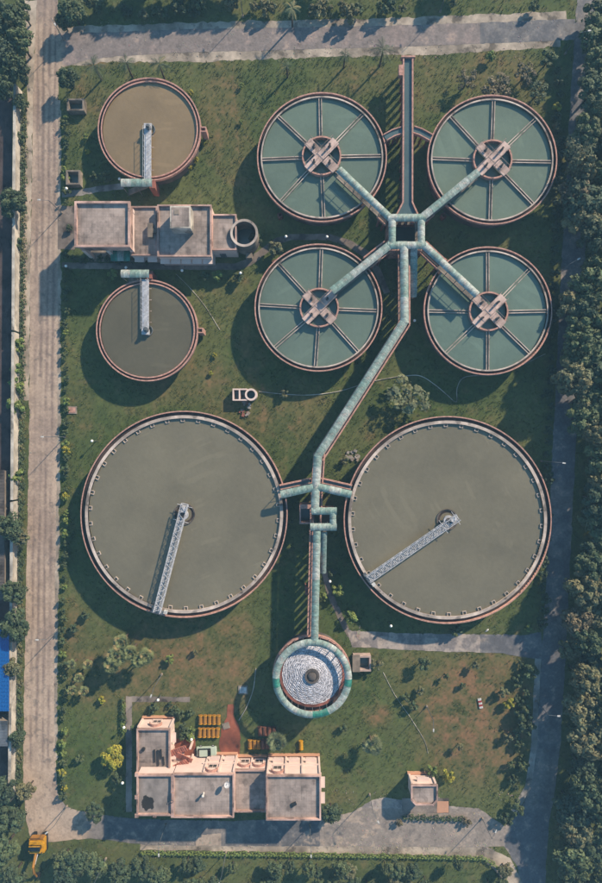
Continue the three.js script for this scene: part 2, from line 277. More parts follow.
strip('footpath', [[62, 262.5], [120, 263], [235, 263.5], [248, 259], [262, 248], [276, 238], [290, 234], [330, 234], [350, 240], [368, 251], [380, 268], [390, 292], [384, 294], [374, 272], [362, 256], [346, 246], [328, 240], [292, 240], [280, 244], [266, 254], [252, 265], [238, 270], [120, 269.5], [62, 268.5]], 0.03, M.path, 0.35, 109);
strip('footpath', band([[324, 570], [328, 588], [335, 606], [342, 620], [350, 636]], 5.5), 0.034, M.path, 0.5, 113);
strip('footpath', [[126, 696], [190, 697], [190, 702], [132, 702], [132, 812], [126, 812]], 0.03, M.path, 0.35, 127);
strip('footpath', [[535, 658], [541, 659], [537, 745], [531, 788], [516, 814], [511, 810], [525, 786], [531, 744]], 0.05, M.kerb, 0.3, 131);
strip('red_paving', [[223, 757], [219, 743], [221, 731], [227, 717], [228, 704], [233, 704], [235, 718], [240, 730], [240.5, 745], [237, 757]], 0.05, M.redPaving, 1.3, 137);
strip('concrete_apron', [[216, 756], [238, 756], [238, 768], [216, 768]], 0.056, M.path, 0.2, 139);
strip('concrete_apron', [[58, 206], [75, 206], [75, 250], [58, 249]], 0.05, M.path, 0.3, 149);
strip('forecourt_paving', [[402, 798], [449, 798], [449, 813], [402, 813]], 0.06, M.path, 0.2, 151);
strip('forecourt_paving', [[437, 801], [448.5, 801], [448.5, 812.5], [437, 812.5]], 0.066, M.orangeBrick, 0.2, 157);
strip('neighbouring_yard', [[-90, 80], [12, 80], [12, 780], [-90, 780]], 0.01, M.yardGround, 0.2, 163);
keepPoly([[-10, 80], [15, 80], [15, 800], [-10, 800]]);

// ---------------------------------------------------------------- tanks
const place = (px, py, h) => { const p = U(px, py, h); return [p.x, 0, p.z]; };
const kk = h => (H - h) / H;
const RIM = 4.2;
function keepDisc(px, py, r, h) { const k = kk(h); keepout.push({ x: CX + (px - CX) * k, y: CY + (py - CY) * k, r: r * k + 0.5 }); }

let tankNo = 0;
function flocTank(px, py, rpx, cpx, cpy, label, a0, walkDir) {
  const k = kk(RIM), Rw = rpx * S * k; keepDisc(px, py, rpx, RIM);
  const t = thing('clariflocculator_tank', label, 'tank', place(px, py, RIM), 0, 'green water tanks around the distribution chamber');
  part('launder_wall', ring(Rw - 0.24, Rw, RIM - 0.7, RIM), M.pink, t);
  part('launder_floor', ring(Rw - 0.72, Rw - 0.24, RIM - 0.7, RIM - 0.55), M.launder, t);
  part('wall', ring(Rw - 1.0, Rw - 0.72, 0, RIM - 0.3), M.concreteDark, t);
  part('weir_wall', ring(Rw - 1.0, Rw - 0.73, RIM - 0.3, RIM - 0.04), M.rimPale, t);
  const tint = [0x6b7a6b, 0x6f7d6d, 0x677669, 0x6a7c6f][tankNo % 4]; part('water', disc(Rw - 0.99, RIM - 0.55), water('waterTeal' + tankNo, tint), t).rotation.y = 1.9 * tankNo++;
  const c = U(cpx, cpy, 4.7), g0 = t.position, ox = c.x - g0.x, oz = c.z - g0.z, r = 19.7 * S * kk(4.7);
  for (let i = 0; i < 8; i++) {                                       // radial launders
    const a = a0 + i * Math.PI / 4, A = V(ox + Math.cos(a) * (r - 0.05), 0, oz + Math.sin(a) * (r - 0.05)), B = V(Math.cos(a) * (Rw - 0.85), 0, Math.sin(a) * (Rw - 0.85));
    const l = part('radial_launder', [between(A, B, 0.16, RIM - 0.9, RIM - 0.18, 0.24), between(A, B, 0.16, RIM - 0.9, RIM - 0.18, -0.24)], M.rimPale, t);
    part('launder_floor', between(A, B, 0.32, RIM - 0.85, RIM - 0.65), M.launder, l);
  }
  const f = part('flocculator_wall', ring(r - 0.3, r, 0.2, 4.6, 72).translate(ox, 0, oz), M.pink, t);
  part('inner_water', disc(r - 0.28, 1.6, 48).translate(ox, 0, oz), M.waterWell, f);
  [[Math.PI / 4, 4.62], [-Math.PI / 4, 4.86]].forEach(([a, y], i) => {
    const d = V(Math.cos(a) * (r + 0.1), 0, Math.sin(a) * (r + 0.1));
    const b = part('bridge_deck', between(V(ox - d.x, 0, oz - d.z), V(ox + d.x, 0, oz + d.z), 1.75, y - 0.2, y), M.deckPink, t);
    for (const s of [-0.87, 0.87]) { const rl = [between(V(ox - d.x, 0, oz - d.z), V(ox + d.x, 0, oz + d.z), 0.06, y + 0.95, y + 1.0, s)]; for (let q = -3; q <= 3; q++) { const u = q / 3; rl.push(box(ox + d.x * u - Math.sin(a) * s, y + 0.48, oz + d.z * u + Math.cos(a) * s, 0.05, 0.95, 0.05)); } part('handrail', rl, M.rimGrey, b); }
    for (const s of [-0.55, 0.55]) {                                   // flocculator drives
      const dr = part('drive_unit', [box(ox + d.x * s, y + 0.2, oz + d.z * s, 0.55, 0.4, 0.45, -a), new THREE.CylinderGeometry(0.18, 0.2, 0.7, 12).translate(ox + d.x * s, y + 0.7, oz + d.z * s)], M.metalGrey, b);
      part('fan_cover', new THREE.CylinderGeometry(0.2, 0.2, 0.16, 12).translate(ox + d.x * s, y + 1.12, oz + d.z * s), M.metalDark, dr);
    }
  });
  const ow = walkDir; // drain box at the foot of the wall
  part('drain_box', ring(0.35, 0.6, 0, 1.6, 4).rotateY(ow + 0.5).translate(Math.cos(ow) * (Rw + 0.5), 0, Math.sin(ow) * (Rw + 0.5)), M.pinkDeep, t);
  return t;
}
flocTank(322, 157, 65, 321.6, 155.2, 'round green water tank with cross bridge nearest the tan tank and asphalt road', -0.03, 2.25);
flocTank(492.3, 159.5, 65, 493, 158.7, 'round green water tank with cross bridge below the curved lawn track at upper edge', 0.03, 2.3);
flocTank(318.5, 307.5, 64, 319.3, 307.3, 'round green water tank with cross bridge next to the curving lamp-lit footpath', 0.05, -2.3);
flocTank(488, 310.7, 64.3, 489, 311, 'round green water tank with cross bridge directly above the big tank beside wooded road', 0, -2.2);

function lattice(A, B, w, y, hgt, parent, mats) {                      // scraper bridge: grated deck, two lattice girders
  const dx = B.x - A.x, dz = B.z - A.z, L = Math.hypot(dx, dz), ux = dx / L, uz = dz / L, n = Math.round(L / 0.95);
  const at = (t, s, yy) => V(A.x + dx * t - uz * s, yy, A.z + dz * t + ux * s);
  const deck = []; for (let i = 0; i < n * 3; i++) deck.push(between(at((i + 0.14) / (n * 3), -w / 2 + 0.1, 0), at((i + 0.14) / (n * 3), w / 2 - 0.1, 0), 0.2, y, y + 0.05));
  part('deck_grating', deck, M.metalLight, parent); deck.length = 0;
  for (const s of [-w / 2, w / 2]) {
    const g = [between(A, B, 0.12, y + hgt - 0.06, y + hgt + 0.06, s), between(A, B, 0.14, y - 0.12, y + 0.02, s)];
    for (let i = 0; i <= n; i++) { g.push(rod(at(i / n, s, y), at(i / n, s, y + hgt), 0.045, 5)); if (i < n) g.push(rod(at(i / n, s, i % 2 ? y : y + hgt), at((i + 1) / n, s, i % 2 ? y + hgt : y), 0.04, 5)); }
    part('girder', g, mats, parent);
  }
  const x = []; for (let i = 0; i < n; i++) x.push(rod(at(i / n, i % 2 ? -w / 2 : w / 2, y + hgt), at((i + 1) / n, i % 2 ? w / 2 : -w / 2, y + hgt), 0.05, 5));
  part('top_lacing', x, mats, parent);
}
function bigTank(px, py, rpx, bx, by, ex, ey, label, bLabel) {
  const k = kk(RIM), Rw = rpx * S * k; keepDisc(px, py, rpx, RIM);
  const t = thing('settling_tank', label, 'tank', place(px, py, RIM), 0, 'two largest settling tanks'), g0 = t.position;
  part('launder_wall', ring(Rw - 0.22, Rw, RIM - 0.7, RIM, 220), M.pink, t);
  part('launder_floor', ring(Rw - 0.86, Rw - 0.22, RIM - 0.7, RIM - 0.55, 220), M.launder, t);
  part('wall', ring(Rw - 1.45, Rw - 0.86, 0, RIM - 0.3, 220), M.concreteDark, t);
  part('weir_wall', ring(Rw - 1.45, Rw - 0.87, RIM - 0.3, RIM - 0.04, 220), M.rimPale, t);
  part('water', disc(Rw - 1.44, RIM - 0.5, 160), M.waterBig, t).rotation.y = px > 300 ? 2.1 : 0.4;
  const n = 38, sh = mergeGeometries([box(0.3, 0, -0.32, 0.62, 0.3, 0.1), box(0.3, 0, 0.32, 0.62, 0.3, 0.1), box(0.61, 0, 0, 0.1, 0.3, 0.74)].map(boxUV)); sh.userData.keep = true;
  for (let i = 0; i < n; i++) { const a = (i + 0.4) / n * Math.PI * 2, m = part('weir_box', sh, M.rimPale, t); m.position.set(Math.cos(a) * (Rw - 1.43), RIM - 0.42, Math.sin(a) * (Rw - 1.43)); m.rotation.y = Math.PI - a; }
  const pier = part('centre_pier', [new THREE.CylinderGeometry(0.55, 0.6, RIM + 1, 20).translate(0, (RIM + 1) / 2, 0), ring(1.85, 2.08, 0.3, RIM - 0.28, 48)], M.concreteDark, t);
  part('pier_ring', ring(1.4, 1.75, RIM - 0.9, RIM - 0.47, 48), M.launder, pier);
  const b = thing('scraper_bridge', bLabel, 'bridge', [g0.x, 0, g0.z], 0, 'scraper bridges on the settling tanks');
  const A = U(bx, by, 5.4), B = U(ex, ey, 5.2); A.sub(g0); B.sub(g0); A.y = B.y = 0;
  lattice(A, B, 1.25, RIM + 0.85, 0.95, b, M.metalLight);
  const d = V().subVectors(B, A).normalize(), a = Math.atan2(-d.z, d.x);
  const cg = part('end_carriage', [box(B.x, RIM + 0.55, B.z, 0.6, 0.5, 2.4, a)], M.metalGrey, b);
  for (const s of [-0.9, 0.9]) part('wheel', new THREE.CylinderGeometry(0.32, 0.32, 0.16, 16).rotateZ(Math.PI / 2).rotateY(a).translate(B.x - d.z * s - d.x * 0.1, RIM + 0.22, B.z + d.x * s - d.z * 0.1), M.rubber, cg);
  part('drive_motor', [box(B.x - d.z * -1.5 - d.x * 0.3, RIM + 0.65, B.z + d.x * -1.5 - d.z * 0.3, 0.7, 0.6, 0.7, a)], M.white, b);
  part('turntable', [new THREE.CylinderGeometry(0.95, 1.0, 0.4, 24).translate(0, RIM + 0.6, 0), box(A.x * 0.5, RIM + 1.1, A.z * 0.5, 1.1, 0.7, 1.0, a)], M.metalLight, b);
  const arms = []; for (const q of [0.02, 0.16]) { const m = V().lerpVectors(A, B, q); arms.push(rod(V(m.x + d.z * 1.5, RIM + 0.9, m.z - d.x * 1.5), V(m.x - d.z * 1.5, RIM + 0.9, m.z + d.x * 1.5), 0.06)); } part('cross_arm', arms, M.metalLight, b);
}
bigTank(184, 514.3, 103.6, 185, 504, 157.3, 612, 'large round tank of grey-brown water near the pale concrete road', 'lattice scraper bridge running down to lower rim of tank near concrete road');
bigTank(447.7, 520, 104, 458, 517, 368, 579, 'large round tank of grey-brown water near the wooded asphalt road', 'lattice scraper bridge slanting across the tank near the wooded road');

function smallTank(px, py, rpx, wmat, label, dir, shadeRect, ccLabel) {
  const h = 3.6, k = kk(h), Rw = rpx * S * k; keepDisc(px, py, rpx, h);
  const t = thing('thickener_tank', label, 'tank', place(px, py, h), 0, 'two smaller brown water tanks'), g0 = t.position;
  part('launder_wall', ring(Rw - 0.26, Rw, h - 0.7, h), M.pink, t);
  part('launder_floor', ring(Rw - 0.6, Rw - 0.26, h - 0.7, h - 0.5), M.launder, t);
  part('wall', ring(Rw - 0.86, Rw - 0.6, 0, h - 0.3), M.concreteDark, t);
  part('weir_wall', ring(Rw - 0.86, Rw - 0.61, h - 0.3, h - 0.04), M.pink, t);
  part('water', disc(Rw - 0.85, h - 0.42, 120), wmat, t);
  part('feed_well', ring(0.95, 1.1, 0.4, h - 0.1, 32), M.metalGrey, t);
  part('outlet_box', [boxR(Rw - 0.05, Rw + 1.0, 0.5, h - 0.02, -0.5, -0.3), boxR(Rw - 0.05, Rw + 1.0, 0.5, h - 0.02, 0.3, 0.5), boxR(Rw + 0.8, Rw + 1.0, 0.5, h - 0.03, -0.3, 0.3), boxR(Rw, Rw + 0.9, 0.5, 1.0, -0.45, 0.45)], M.pink, t);
  const L = Rw - 0.1, br = part('walkway_bridge', [box(-0.2, h + 0.35, dir * L / 2, 1.35, 0.18, L), box(-0.2, h + 0.28, -dir * 0.4, 1.5, 0.3, 1.0)], M.metalLight, t);
  for (const s of [-0.88, 0.48]) { const g = [box(s, h + 1.35, dir * L / 2, 0.05, 0.05, L)]; for (let i = 0; i < 9; i++) g.push(box(s, h + 0.85, dir * (0.3 + (L - 0.5) * i / 8), 0.05, 1.0, 0.05)); part('handrail', g, M.metalLight, br); }
  const g2 = []; for (let i = 0; i < 4; i++) g2.push(box(0.62, h + 0.3, dir * (1.5 + i * (L - 2) / 3.6), 0.7, 0.12, 0.14)); part('bracket', g2, M.rimGrey, br);
  part('drive_unit', [new THREE.CylinderGeometry(0.45, 0.5, 0.6, 20).translate(0, h + 0.75, 0), box(0, h + 1.2, 0, 0.5, 0.5, 0.4)], M.metalGrey, br);
  // covered stair to the bridge
  const [x0, x1, y0, y1] = shadeRect, a = U(x0, y0, 4.6), b = U(x1, y1, 4.6), c = thing('stair_canopy', ccLabel, 'canopy', [(a.x + b.x) / 2, 0, (a.z + b.z) / 2]), w = b.x - a.x, dd = b.z - a.z;
  for (let i = 0; i < 3; i++) { const m = part('roof_sheet', arcSheet(w / 3 + 0.06, dd, 0.25), teal[(i + 3) % 5], c); m.position.set(-w / 2 + w / 6 + i * w / 3, 4.5 + 0.012 * (i % 2), 0); }
  for (const sx of [-0.46, 0, 0.46]) for (const sz of [-0.45, 0.45]) part('post', box(sx * w, 2.25, sz * dd, 0.1, 4.5, 0.1), M.metalGrey, c);
  for (let i = 0; i < 14; i++) part('step', box(-w / 2 + 0.3 + i * (w - 1.2) / 14, 0.12 + i * 0.26, 0, 0.36, 0.12, dd * 0.75), M.concrete, c);
  part('landing_box', boxR(w / 2 - 0.7, w / 2 + 0.4, 0, 3.9, -dd / 2, dd / 2), M.pinkDeep, c);
}
function arcSheet(L, W, rise, nx = 1, nz = 8) {                        // a curved roof sheet, crown along x; painted both sides, slim lip
  const g = new THREE.PlaneGeometry(L, W, nx, nz).rotateX(-Math.PI / 2), p = g.attributes.position, uv = g.attributes.uv; const o = R();
  for (let i = 0; i < p.count; i++) { const z = p.getZ(i) / (W / 2); p.setY(i, rise * (1 - z * z)); uv.setXY(i, p.getX(i) / 3.2 + o, (z * 0.5 + 0.5) * 0.6); }
  g.computeVertexNormals(); return keep(g);
}
smallTank(149.3, 129, 51.7, M.waterTan, 'small round tank of tan water in the corner by the palm trees', 1, [121, 152, 178.5, 186.5], 'grey-green stair canopy at the lower rim of the tan tank');
smallTank(147, 330.3, 51, M.waterOlive, 'small round tank of olive-grey water below the pump house', -1, [121, 149, 269.5, 277.5], 'grey-green stair canopy at the upper rim of the olive tank');

// ---------------------------------------------------------------- elevated channels and roofed walkways
const ROOF = 6.7, CH0 = 3.9, CH1 = 4.9;
const pierG = boxUV(new THREE.BoxGeometry(0.38, CH0, 0.38).translate(0, CH0 / 2, 0)); pierG.userData.keep = true;
const postG = boxUV(new THREE.BoxGeometry(0.09, ROOF - CH1 + 0.9, 0.09).translate(0, (ROOF + CH1 - 0.9) / 2, 0)); postG.userData.keep = true;
function piers(parent, a, b, offs, step = 1.75, e = 0.8) { const L = Math.hypot(b.x - a.x, b.z - a.z), ux = (b.x - a.x) / L, uz = (b.z - a.z) / L, ry = Math.atan2(-uz, ux), n = Math.max(1, Math.floor((L - 2 * e) / step)); for (let i = 0; i <= n; i++) for (const o of offs) { const d = e + i * (L - 2 * e) / n, m = part('pier', pierG, M.pinkDeep, parent); m.position.set(a.x + ux * d - uz * o, 0, a.z + uz * d + ux * o); m.rotation.y = ry; } }
function roofRun(parent, a, b, W, y = ROOF, post = true, step = 2.3, e0 = 0, e1 = 0) {
  const L = Math.hypot(b.x - a.x, b.z - a.z) + e0 + e1, ux = (b.x - a.x) / (L - e0 - e1), uz = (b.z - a.z) / (L - e0 - e1), n = Math.max(1, Math.round(L / step)), ry = Math.atan2(-uz, ux);
  for (let i = 0; i < n; i++) { const d = -e0 + (i + 0.5) * L / n, m = part('roof_sheet', arcSheet(L / n + 0.1, W + rr(-0.05, 0.05), 0.3), pick(teal), parent); m.position.set(a.x + ux * d, y + 0.012 * (i % 2), a.z + uz * d); m.rotation.y = ry; m.rotation.x = rr(-0.015, 0.015); }
  if (post) for (let i = 0; i <= n; i++) for (const s of [-1, 1]) { const d = -e0 + clamp(i * L / n, 0.1, L - 0.1), o = s * (W / 2 - 0.12), m = part('post', postG, M.metalGrey, parent); m.position.set(a.x + ux * d - uz * o, y - ROOF, a.z + uz * d + ux * o); }
}
function covered(name, label, pts, W, side, cw, o = {}) {              // pts: photo pixels of the roof centre line; side: where the open channel runs
  const t = thing(name, label, 'walkway', [0, 0, 0], 0, o.group), P = pts.map(p => U(p[0], p[1], ROOF));
  for (let i = 0; i + 1 < P.length; i++) {
    const a = P[i], b = P[i + 1], last = i + 2 === P.length, bend = last ? 0 : 0.5, e0 = i ? 0.5 : 0;
    let c = b;                                                       // channel and piers may stop at a tank rim while the walkway goes on
    if (o.rim && last) c = V().lerpVectors(a, b, o.rim);
    part('deck', between(a, c, W + 0.1, CH0, CH0 + 0.25 + i * 0.006, 0, e0, o.rim ? 0 : bend), M.concrete, t);
    if (o.rim && last) part('deck', between(c, b, W, CH1 - 0.3, CH1 - 0.12, 0, 0.3, 0), M.concrete, t);
    if (side) {
      const s0 = side * (W / 2 + 0.08), s1 = side * (W / 2 + cw);
      part('channel_floor', between(a, c, cw, CH0 - 0.02 * i - 0.012, CH0 + 0.2 - 0.012 * i, (s0 + s1) / 2, e0 * 0.4, bend * 0.4), M.launder, t);
      part('channel_water', between(a, c, Math.max(0.1, cw - 0.25), CH0 + 0.3, CH0 + 0.5 + 0.004 * i, (s0 + s1) / 2), M.waterChannel, t);
      part('channel_wall', between(a, c, 0.28, CH0 - 0.05, CH1 + 0.004 * i, s1, e0 * (side > 0 ? 0.2 : 0.8), bend * 0.6), M.pink, t);
      part('channel_wall', between(a, c, 0.16, CH0 + 0.02, CH1 - 0.1 + 0.004 * i, s0), M.pink, t);
    }
    part('handrail', [between(a, b, 0.06, CH1 + 0.7, CH1 + 0.76, -W / 2 + 0.05), between(a, b, 0.06, CH1 + 0.7, CH1 + 0.76, W / 2 - 0.05)], M.metalGrey, t);
    if (!side || side < 0) part('parapet', between(a, c, 0.14, CH0 + 0.1, CH0 + 0.8 + 0.004 * i, W / 2, e0, 0), M.pink, t);
    if (!side || side > 0) part('parapet', between(a, c, 0.14, CH0 + 0.1, CH0 + 0.8 + 0.004 * i, -W / 2, 0, bend), M.pink, t);
    piers(t, a, c, [-W / 2 + 0.25, W / 2 - 0.25 + (side ? side * 0.3 : 0)], o.step || 1.75, i ? 1.3 : 0.6);
    roofRun(t, a, b, W, ROOF, true, 2.3, 0, last ? 0 : 0.35);
  }
  return t;
}
const ARM = 'roofed walkway arms of the distribution chamber';
covered('roofed_walkway', 'teal roofed walkway arm to the green tank nearest the tan tank', [[390, 218], [339, 169.5]], 1.45, 0, 0, { rim: 0.18, group: ARM });
covered('roofed_walkway', 'teal roofed walkway arm to the green tank below the curved lawn track', [[422, 217.5], [478, 172]], 1.45, 0, 0, { rim: 0.22, group: ARM });
covered('roofed_walkway', 'teal roofed walkway arm to the green tank beside the curving footpath', [[391, 244], [332, 291]], 1.45, 1, 0.8, { rim: 0.36, group: ARM });
covered('roofed_walkway', 'teal roofed walkway arm to the green tank above the wooded-road settling tank', [[422.5, 244], [477, 295]], 1.45, -1, 0.8, { rim: 0.38, group: ARM });
covered('roofed_walkway', 'long teal roofed walkway bending from distribution chamber down between the large tanks', [[404.2, 247], [404.6, 321], [349, 408], [318, 456], [315.8, 487], [314.8, 513]], 1.5, -1, 0.55);
covered('roofed_walkway', 'teal roofed walkway running straight from valve chamber to the round aerator', [[317, 531], [314.6, 640]], 1.4, 1, 0.55, { step: 1.7 });
covered('roofed_walkway', 'short teal roofed walkway to the large tank near the concrete road', [[313, 487.5], [281, 494.5]], 1.45, 1, 0.9);
covered('roofed_walkway', 'short teal roofed walkway to the large tank near the wooded road', [[318.5, 487], [351, 494.5]], 1.45, -1, 0.9);

{ // distribution chamber: square well under four roof strips
  const c = U(406.8, 231.2, ROOF), t = thing('distribution_chamber', 'square teal-roofed chamber where four walkway arms and channels meet', 'chamber', [c.x, 0, c.z]);
  const a = 3.15, b = 1.9;
  for (const [x0, x1, z0, z1] of [[-a, a, -a, -a + 0.25], [-a, a, a - 0.25, a], [-a, -a + 0.25, -a + 0.25, a - 0.25], [a - 0.25, a, -a + 0.25, a - 0.25]]) part('wall', boxR(x0, x1, 0, CH1 + 0.3, z0, z1), M.pink, t);
  part('deck', [boxR(-a + 0.25, a - 0.25, CH1 - 0.2, CH1 - 0.05, -a + 0.25, -b), boxR(-a + 0.25, a - 0.25, CH1 - 0.2, CH1 - 0.05, b, a - 0.25), boxR(-a + 0.25, -b, CH1 - 0.2, CH1 - 0.05, -b, b), boxR(b, a - 0.25, CH1 - 0.2, CH1 - 0.05, -b, b)], M.concrete, t);
  part('water', boxR(-a + 0.3, a - 0.3, 0.6, 1.0, -a + 0.3, a - 0.3), M.waterWell, t);
  for (const [x0, z0, x1, z1] of [[-3.55, -2.55, 3.55, -2.55], [-3.55, 2.65, 3.55, 2.65]]) roofRun(t, V(x0, 0, z0), V(x1, 0, z1), 1.45, ROOF + 0.03, true, 1.8);
  for (const x of [-2.75, 2.75]) roofRun(t, V(x, 0, -2.6), V(x, 0, 2.6), 1.4, ROOF - 0.04, true, 1.75);
  for (const [x, z] of [[-1.2, -1.9], [0, -1.9], [1.2, -1.9], [-1.2, 1.95], [1.2, 1.95]]) { const g = part('sluice_gate', [box(x, CH1 + 0.1, z, 0.7, 1.3, 0.1), box(x, CH1 + 0.75, z, 0.5, 0.3, 0.4)], M.pinkDeep, t); part('gear_wheel', new THREE.TorusGeometry(0.22, 0.03, 6, 14).rotateX(Math.PI / 2).translate(x, CH1 + 1.2, z), M.metalGrey, g); }
  for (const x of [-a + 0.2, a - 0.2]) for (const z of [-a + 0.2, 0, a - 0.2]) part('pier', box(x, 1.9, z, 0.5, 3.8, 0.5), M.pinkDeep, t);
}
{ // open channel running up from the chamber
  const hh = CH1, t = thing('open_channel', 'long open water channel with pink walls running up towards asphalt road', 'channel');
  const T0 = U(402.8, 57.5, hh), T1 = U(413.6, 57.5, hh), B0 = U(402.3, 202, hh), B1 = U(413.3, 202, hh), F0 = U(394.5, 217, hh), F1 = U(420, 217, hh);
  const w = 0.28;
  part('channel_wall', between(T0, B0, w, CH0 - 0.1, hh, -w / 2 - 0.02), M.pink, t); part('channel_wall', between(T1, B1, w, CH0 - 0.1, hh, w / 2 + 0.02), M.pink, t);
  part('channel_wall', between(B0, F0, w, CH0 - 0.1, hh - 0.004, -w / 2, 0.1), M.pink, t); part('channel_wall', between(B1, F1, w, CH0 - 0.1, hh - 0.004, w / 2, 0.1), M.pink, t);
  part('end_wall', boxR(T0.x - 0.3, T1.x + 0.3, CH0 - 0.1, hh + 0.15, T0.z - 0.3, T0.z), M.pink, t);
  part('gate_box', boxR(T0.x - 0.75, T0.x - 0.02, CH0 - 0.1, hh + 0.05, T0.z + 1.4, T0.z + 3.4), M.pink, t);
  const q = s => [s(T0), s(T1), s(B1), s(F1), s(F0), s(B0)], sh = new THREE.Shape(q(p => new THREE.Vector2(p.x, -p.z)));
  part('channel_floor', new THREE.ExtrudeGeometry(sh, { depth: 0.3, bevelEnabled: false }).rotateX(-Math.PI / 2).translate(0, CH0 - 0.15, 0), M.concreteDark, t);
  part('water', new THREE.ShapeGeometry(sh).rotateX(-Math.PI / 2).translate(0, CH0 + 0.6, 0), M.waterChannel, t);
  piers(t, V((T0.x + T1.x) / 2, 0, T0.z), V((B0.x + B1.x) / 2, 0, F0.z), [-0.75, 0.75], 1.75, 0.4);
  // two curved side branches over to the upper tanks
  for (const [pts, nm] of [[[[385.5, 137], [393.5, 132.5], [402.8, 129.5]], 0], [[[413.6, 129], [421, 131.5], [431, 137]], 1]]) {
    const P = pts.map(p => U(p[0], p[1], hh - 0.3));
    for (let i = 0; i < 2; i++) { const a = P[i], b = P[i + 1], y = i * 0.004; for (const s of [-0.62, 0.62]) part('branch_wall', between(a, b, 0.2, CH0 - 0.1, hh - 0.3 + y, s, 0.05, 0.08), M.pink, t); part('branch_floor', between(a, b, 1.1, CH0 - 0.12 + y, CH0 + 0.15 + y, 0, 0.05, 0.05), M.launder, t); part('branch_water', between(a, b, 1.05, CH0 + 0.2, CH0 + 0.42 + y, 0, 0.05, 0.05), M.waterChannel, t); piers(t, a, b, [0], 1.6, 0.5); }
  }
}
{ // valve chamber between the two large tanks
  const a = U(299.5, 504.7, CH1), b = U(311.5, 524, CH1), t = thing('valve_chamber', 'pink-walled valve chamber with square ring of teal roofs between large tanks', 'chamber');
  const q = 0.28;
  for (const r of [[a.x, b.x, a.z, a.z + q + 0.5], [a.x, b.x, b.z - q, b.z], [a.x, a.x + q, a.z + q + 0.5, b.z - q], [b.x - q, b.x, a.z + q + 0.5, b.z - q]]) part('wall', boxR(r[0], r[1], 0, CH1, r[2], r[3]), M.pink, t);
  part('water', boxR(a.x + q, b.x - q, 0.8, 1.2, a.z + q + 0.5, b.z - q), M.waterWell, t);
  const c = U(320, 508, CH1 - 0.4), d = U(334, 529, CH1 - 0.4);
  for (const r of [[c.x, d.x, c.z, c.z + q], [c.x, d.x, d.z - q, d.z], [c.x, c.x + q, c.z + q, d.z - q], [d.x - q, d.x, c.z + q, d.z - q]]) part('wall', boxR(r[0], r[1], 0, CH1 - 0.4, r[2], r[3]), M.pink, t);
  part('water', boxR(c.x + q, d.x - q, 0.8, 1.2, c.z + q, d.z - q), M.waterWell, t);
  const e = (x0, y0, x1, y1, w, dy) => roofRun(t, U(x0, y0, ROOF), U(x1, y1, ROOF), w, ROOF + dy, true, 1.7);
  e(312, 511, 336.5, 511, 1.4, 0.05); e(310.5, 527, 336.5, 527, 1.4, 0.05); e(333, 510, 333, 528, 1.25, -0.03);
  part('pipe', [rod(U(313, 515, 3.2), U(313, 532, 3.2), 0.35, 12)], M.metalGrey, t);
}
function stairRoof(x0, y0, x1, y1, w, label, top, bot) {
  const t = thing('stair_canopy', label, 'canopy'), a = U(x0, y0, top), b = U(x1, y1, bot), n = 6;
  for (let i = 0; i < n; i++) { const u = (i + 0.5) / n, m = part('roof_sheet', arcSheet(Math.hypot(b.z - a.z, top - bot) / n + 0.1, w, 0.22), pick(teal), t); m.position.set(mix(a.x, b.x, u), mix(top, bot, u), mix(a.z, b.z, u)); m.rotation.order = 'YXZ'; m.rotation.y = -Math.PI / 2; m.rotation.z = -Math.atan2(top - bot, b.z - a.z); }
  const ns = 20; for (let i = 0; i < ns; i++) part('step', box(mix(a.x, b.x, i / ns), Math.max(0.12, (CH1 - 0.2) * (1 - i / (ns - 1))), mix(a.z, b.z, i / ns), w * 0.8, 0.14, 0.34), M.concrete, t);
  for (const u of [0.02, 0.34, 0.66, 0.98]) for (const s of [-1, 1]) part('post', boxR(mix(a.x, b.x, u) + s * (w / 2 - 0.1) - 0.05, mix(a.x, b.x, u) + s * (w / 2 - 0.1) + 0.05, 0, mix(top, bot, u), mix(a.z, b.z, u) - 0.05, mix(a.z, b.z, u) + 0.05), M.metalGrey, t);
}
stairRoof(414, 247, 413.5, 297, 1.35, 'sloping teal stair canopy hanging below the square distribution chamber', 6.2, 2.6);
stairRoof(324, 532, 323.2, 573, 1.15, 'sloping teal stair canopy below the valve chamber beside straight walkway', 6.2, 2.6);

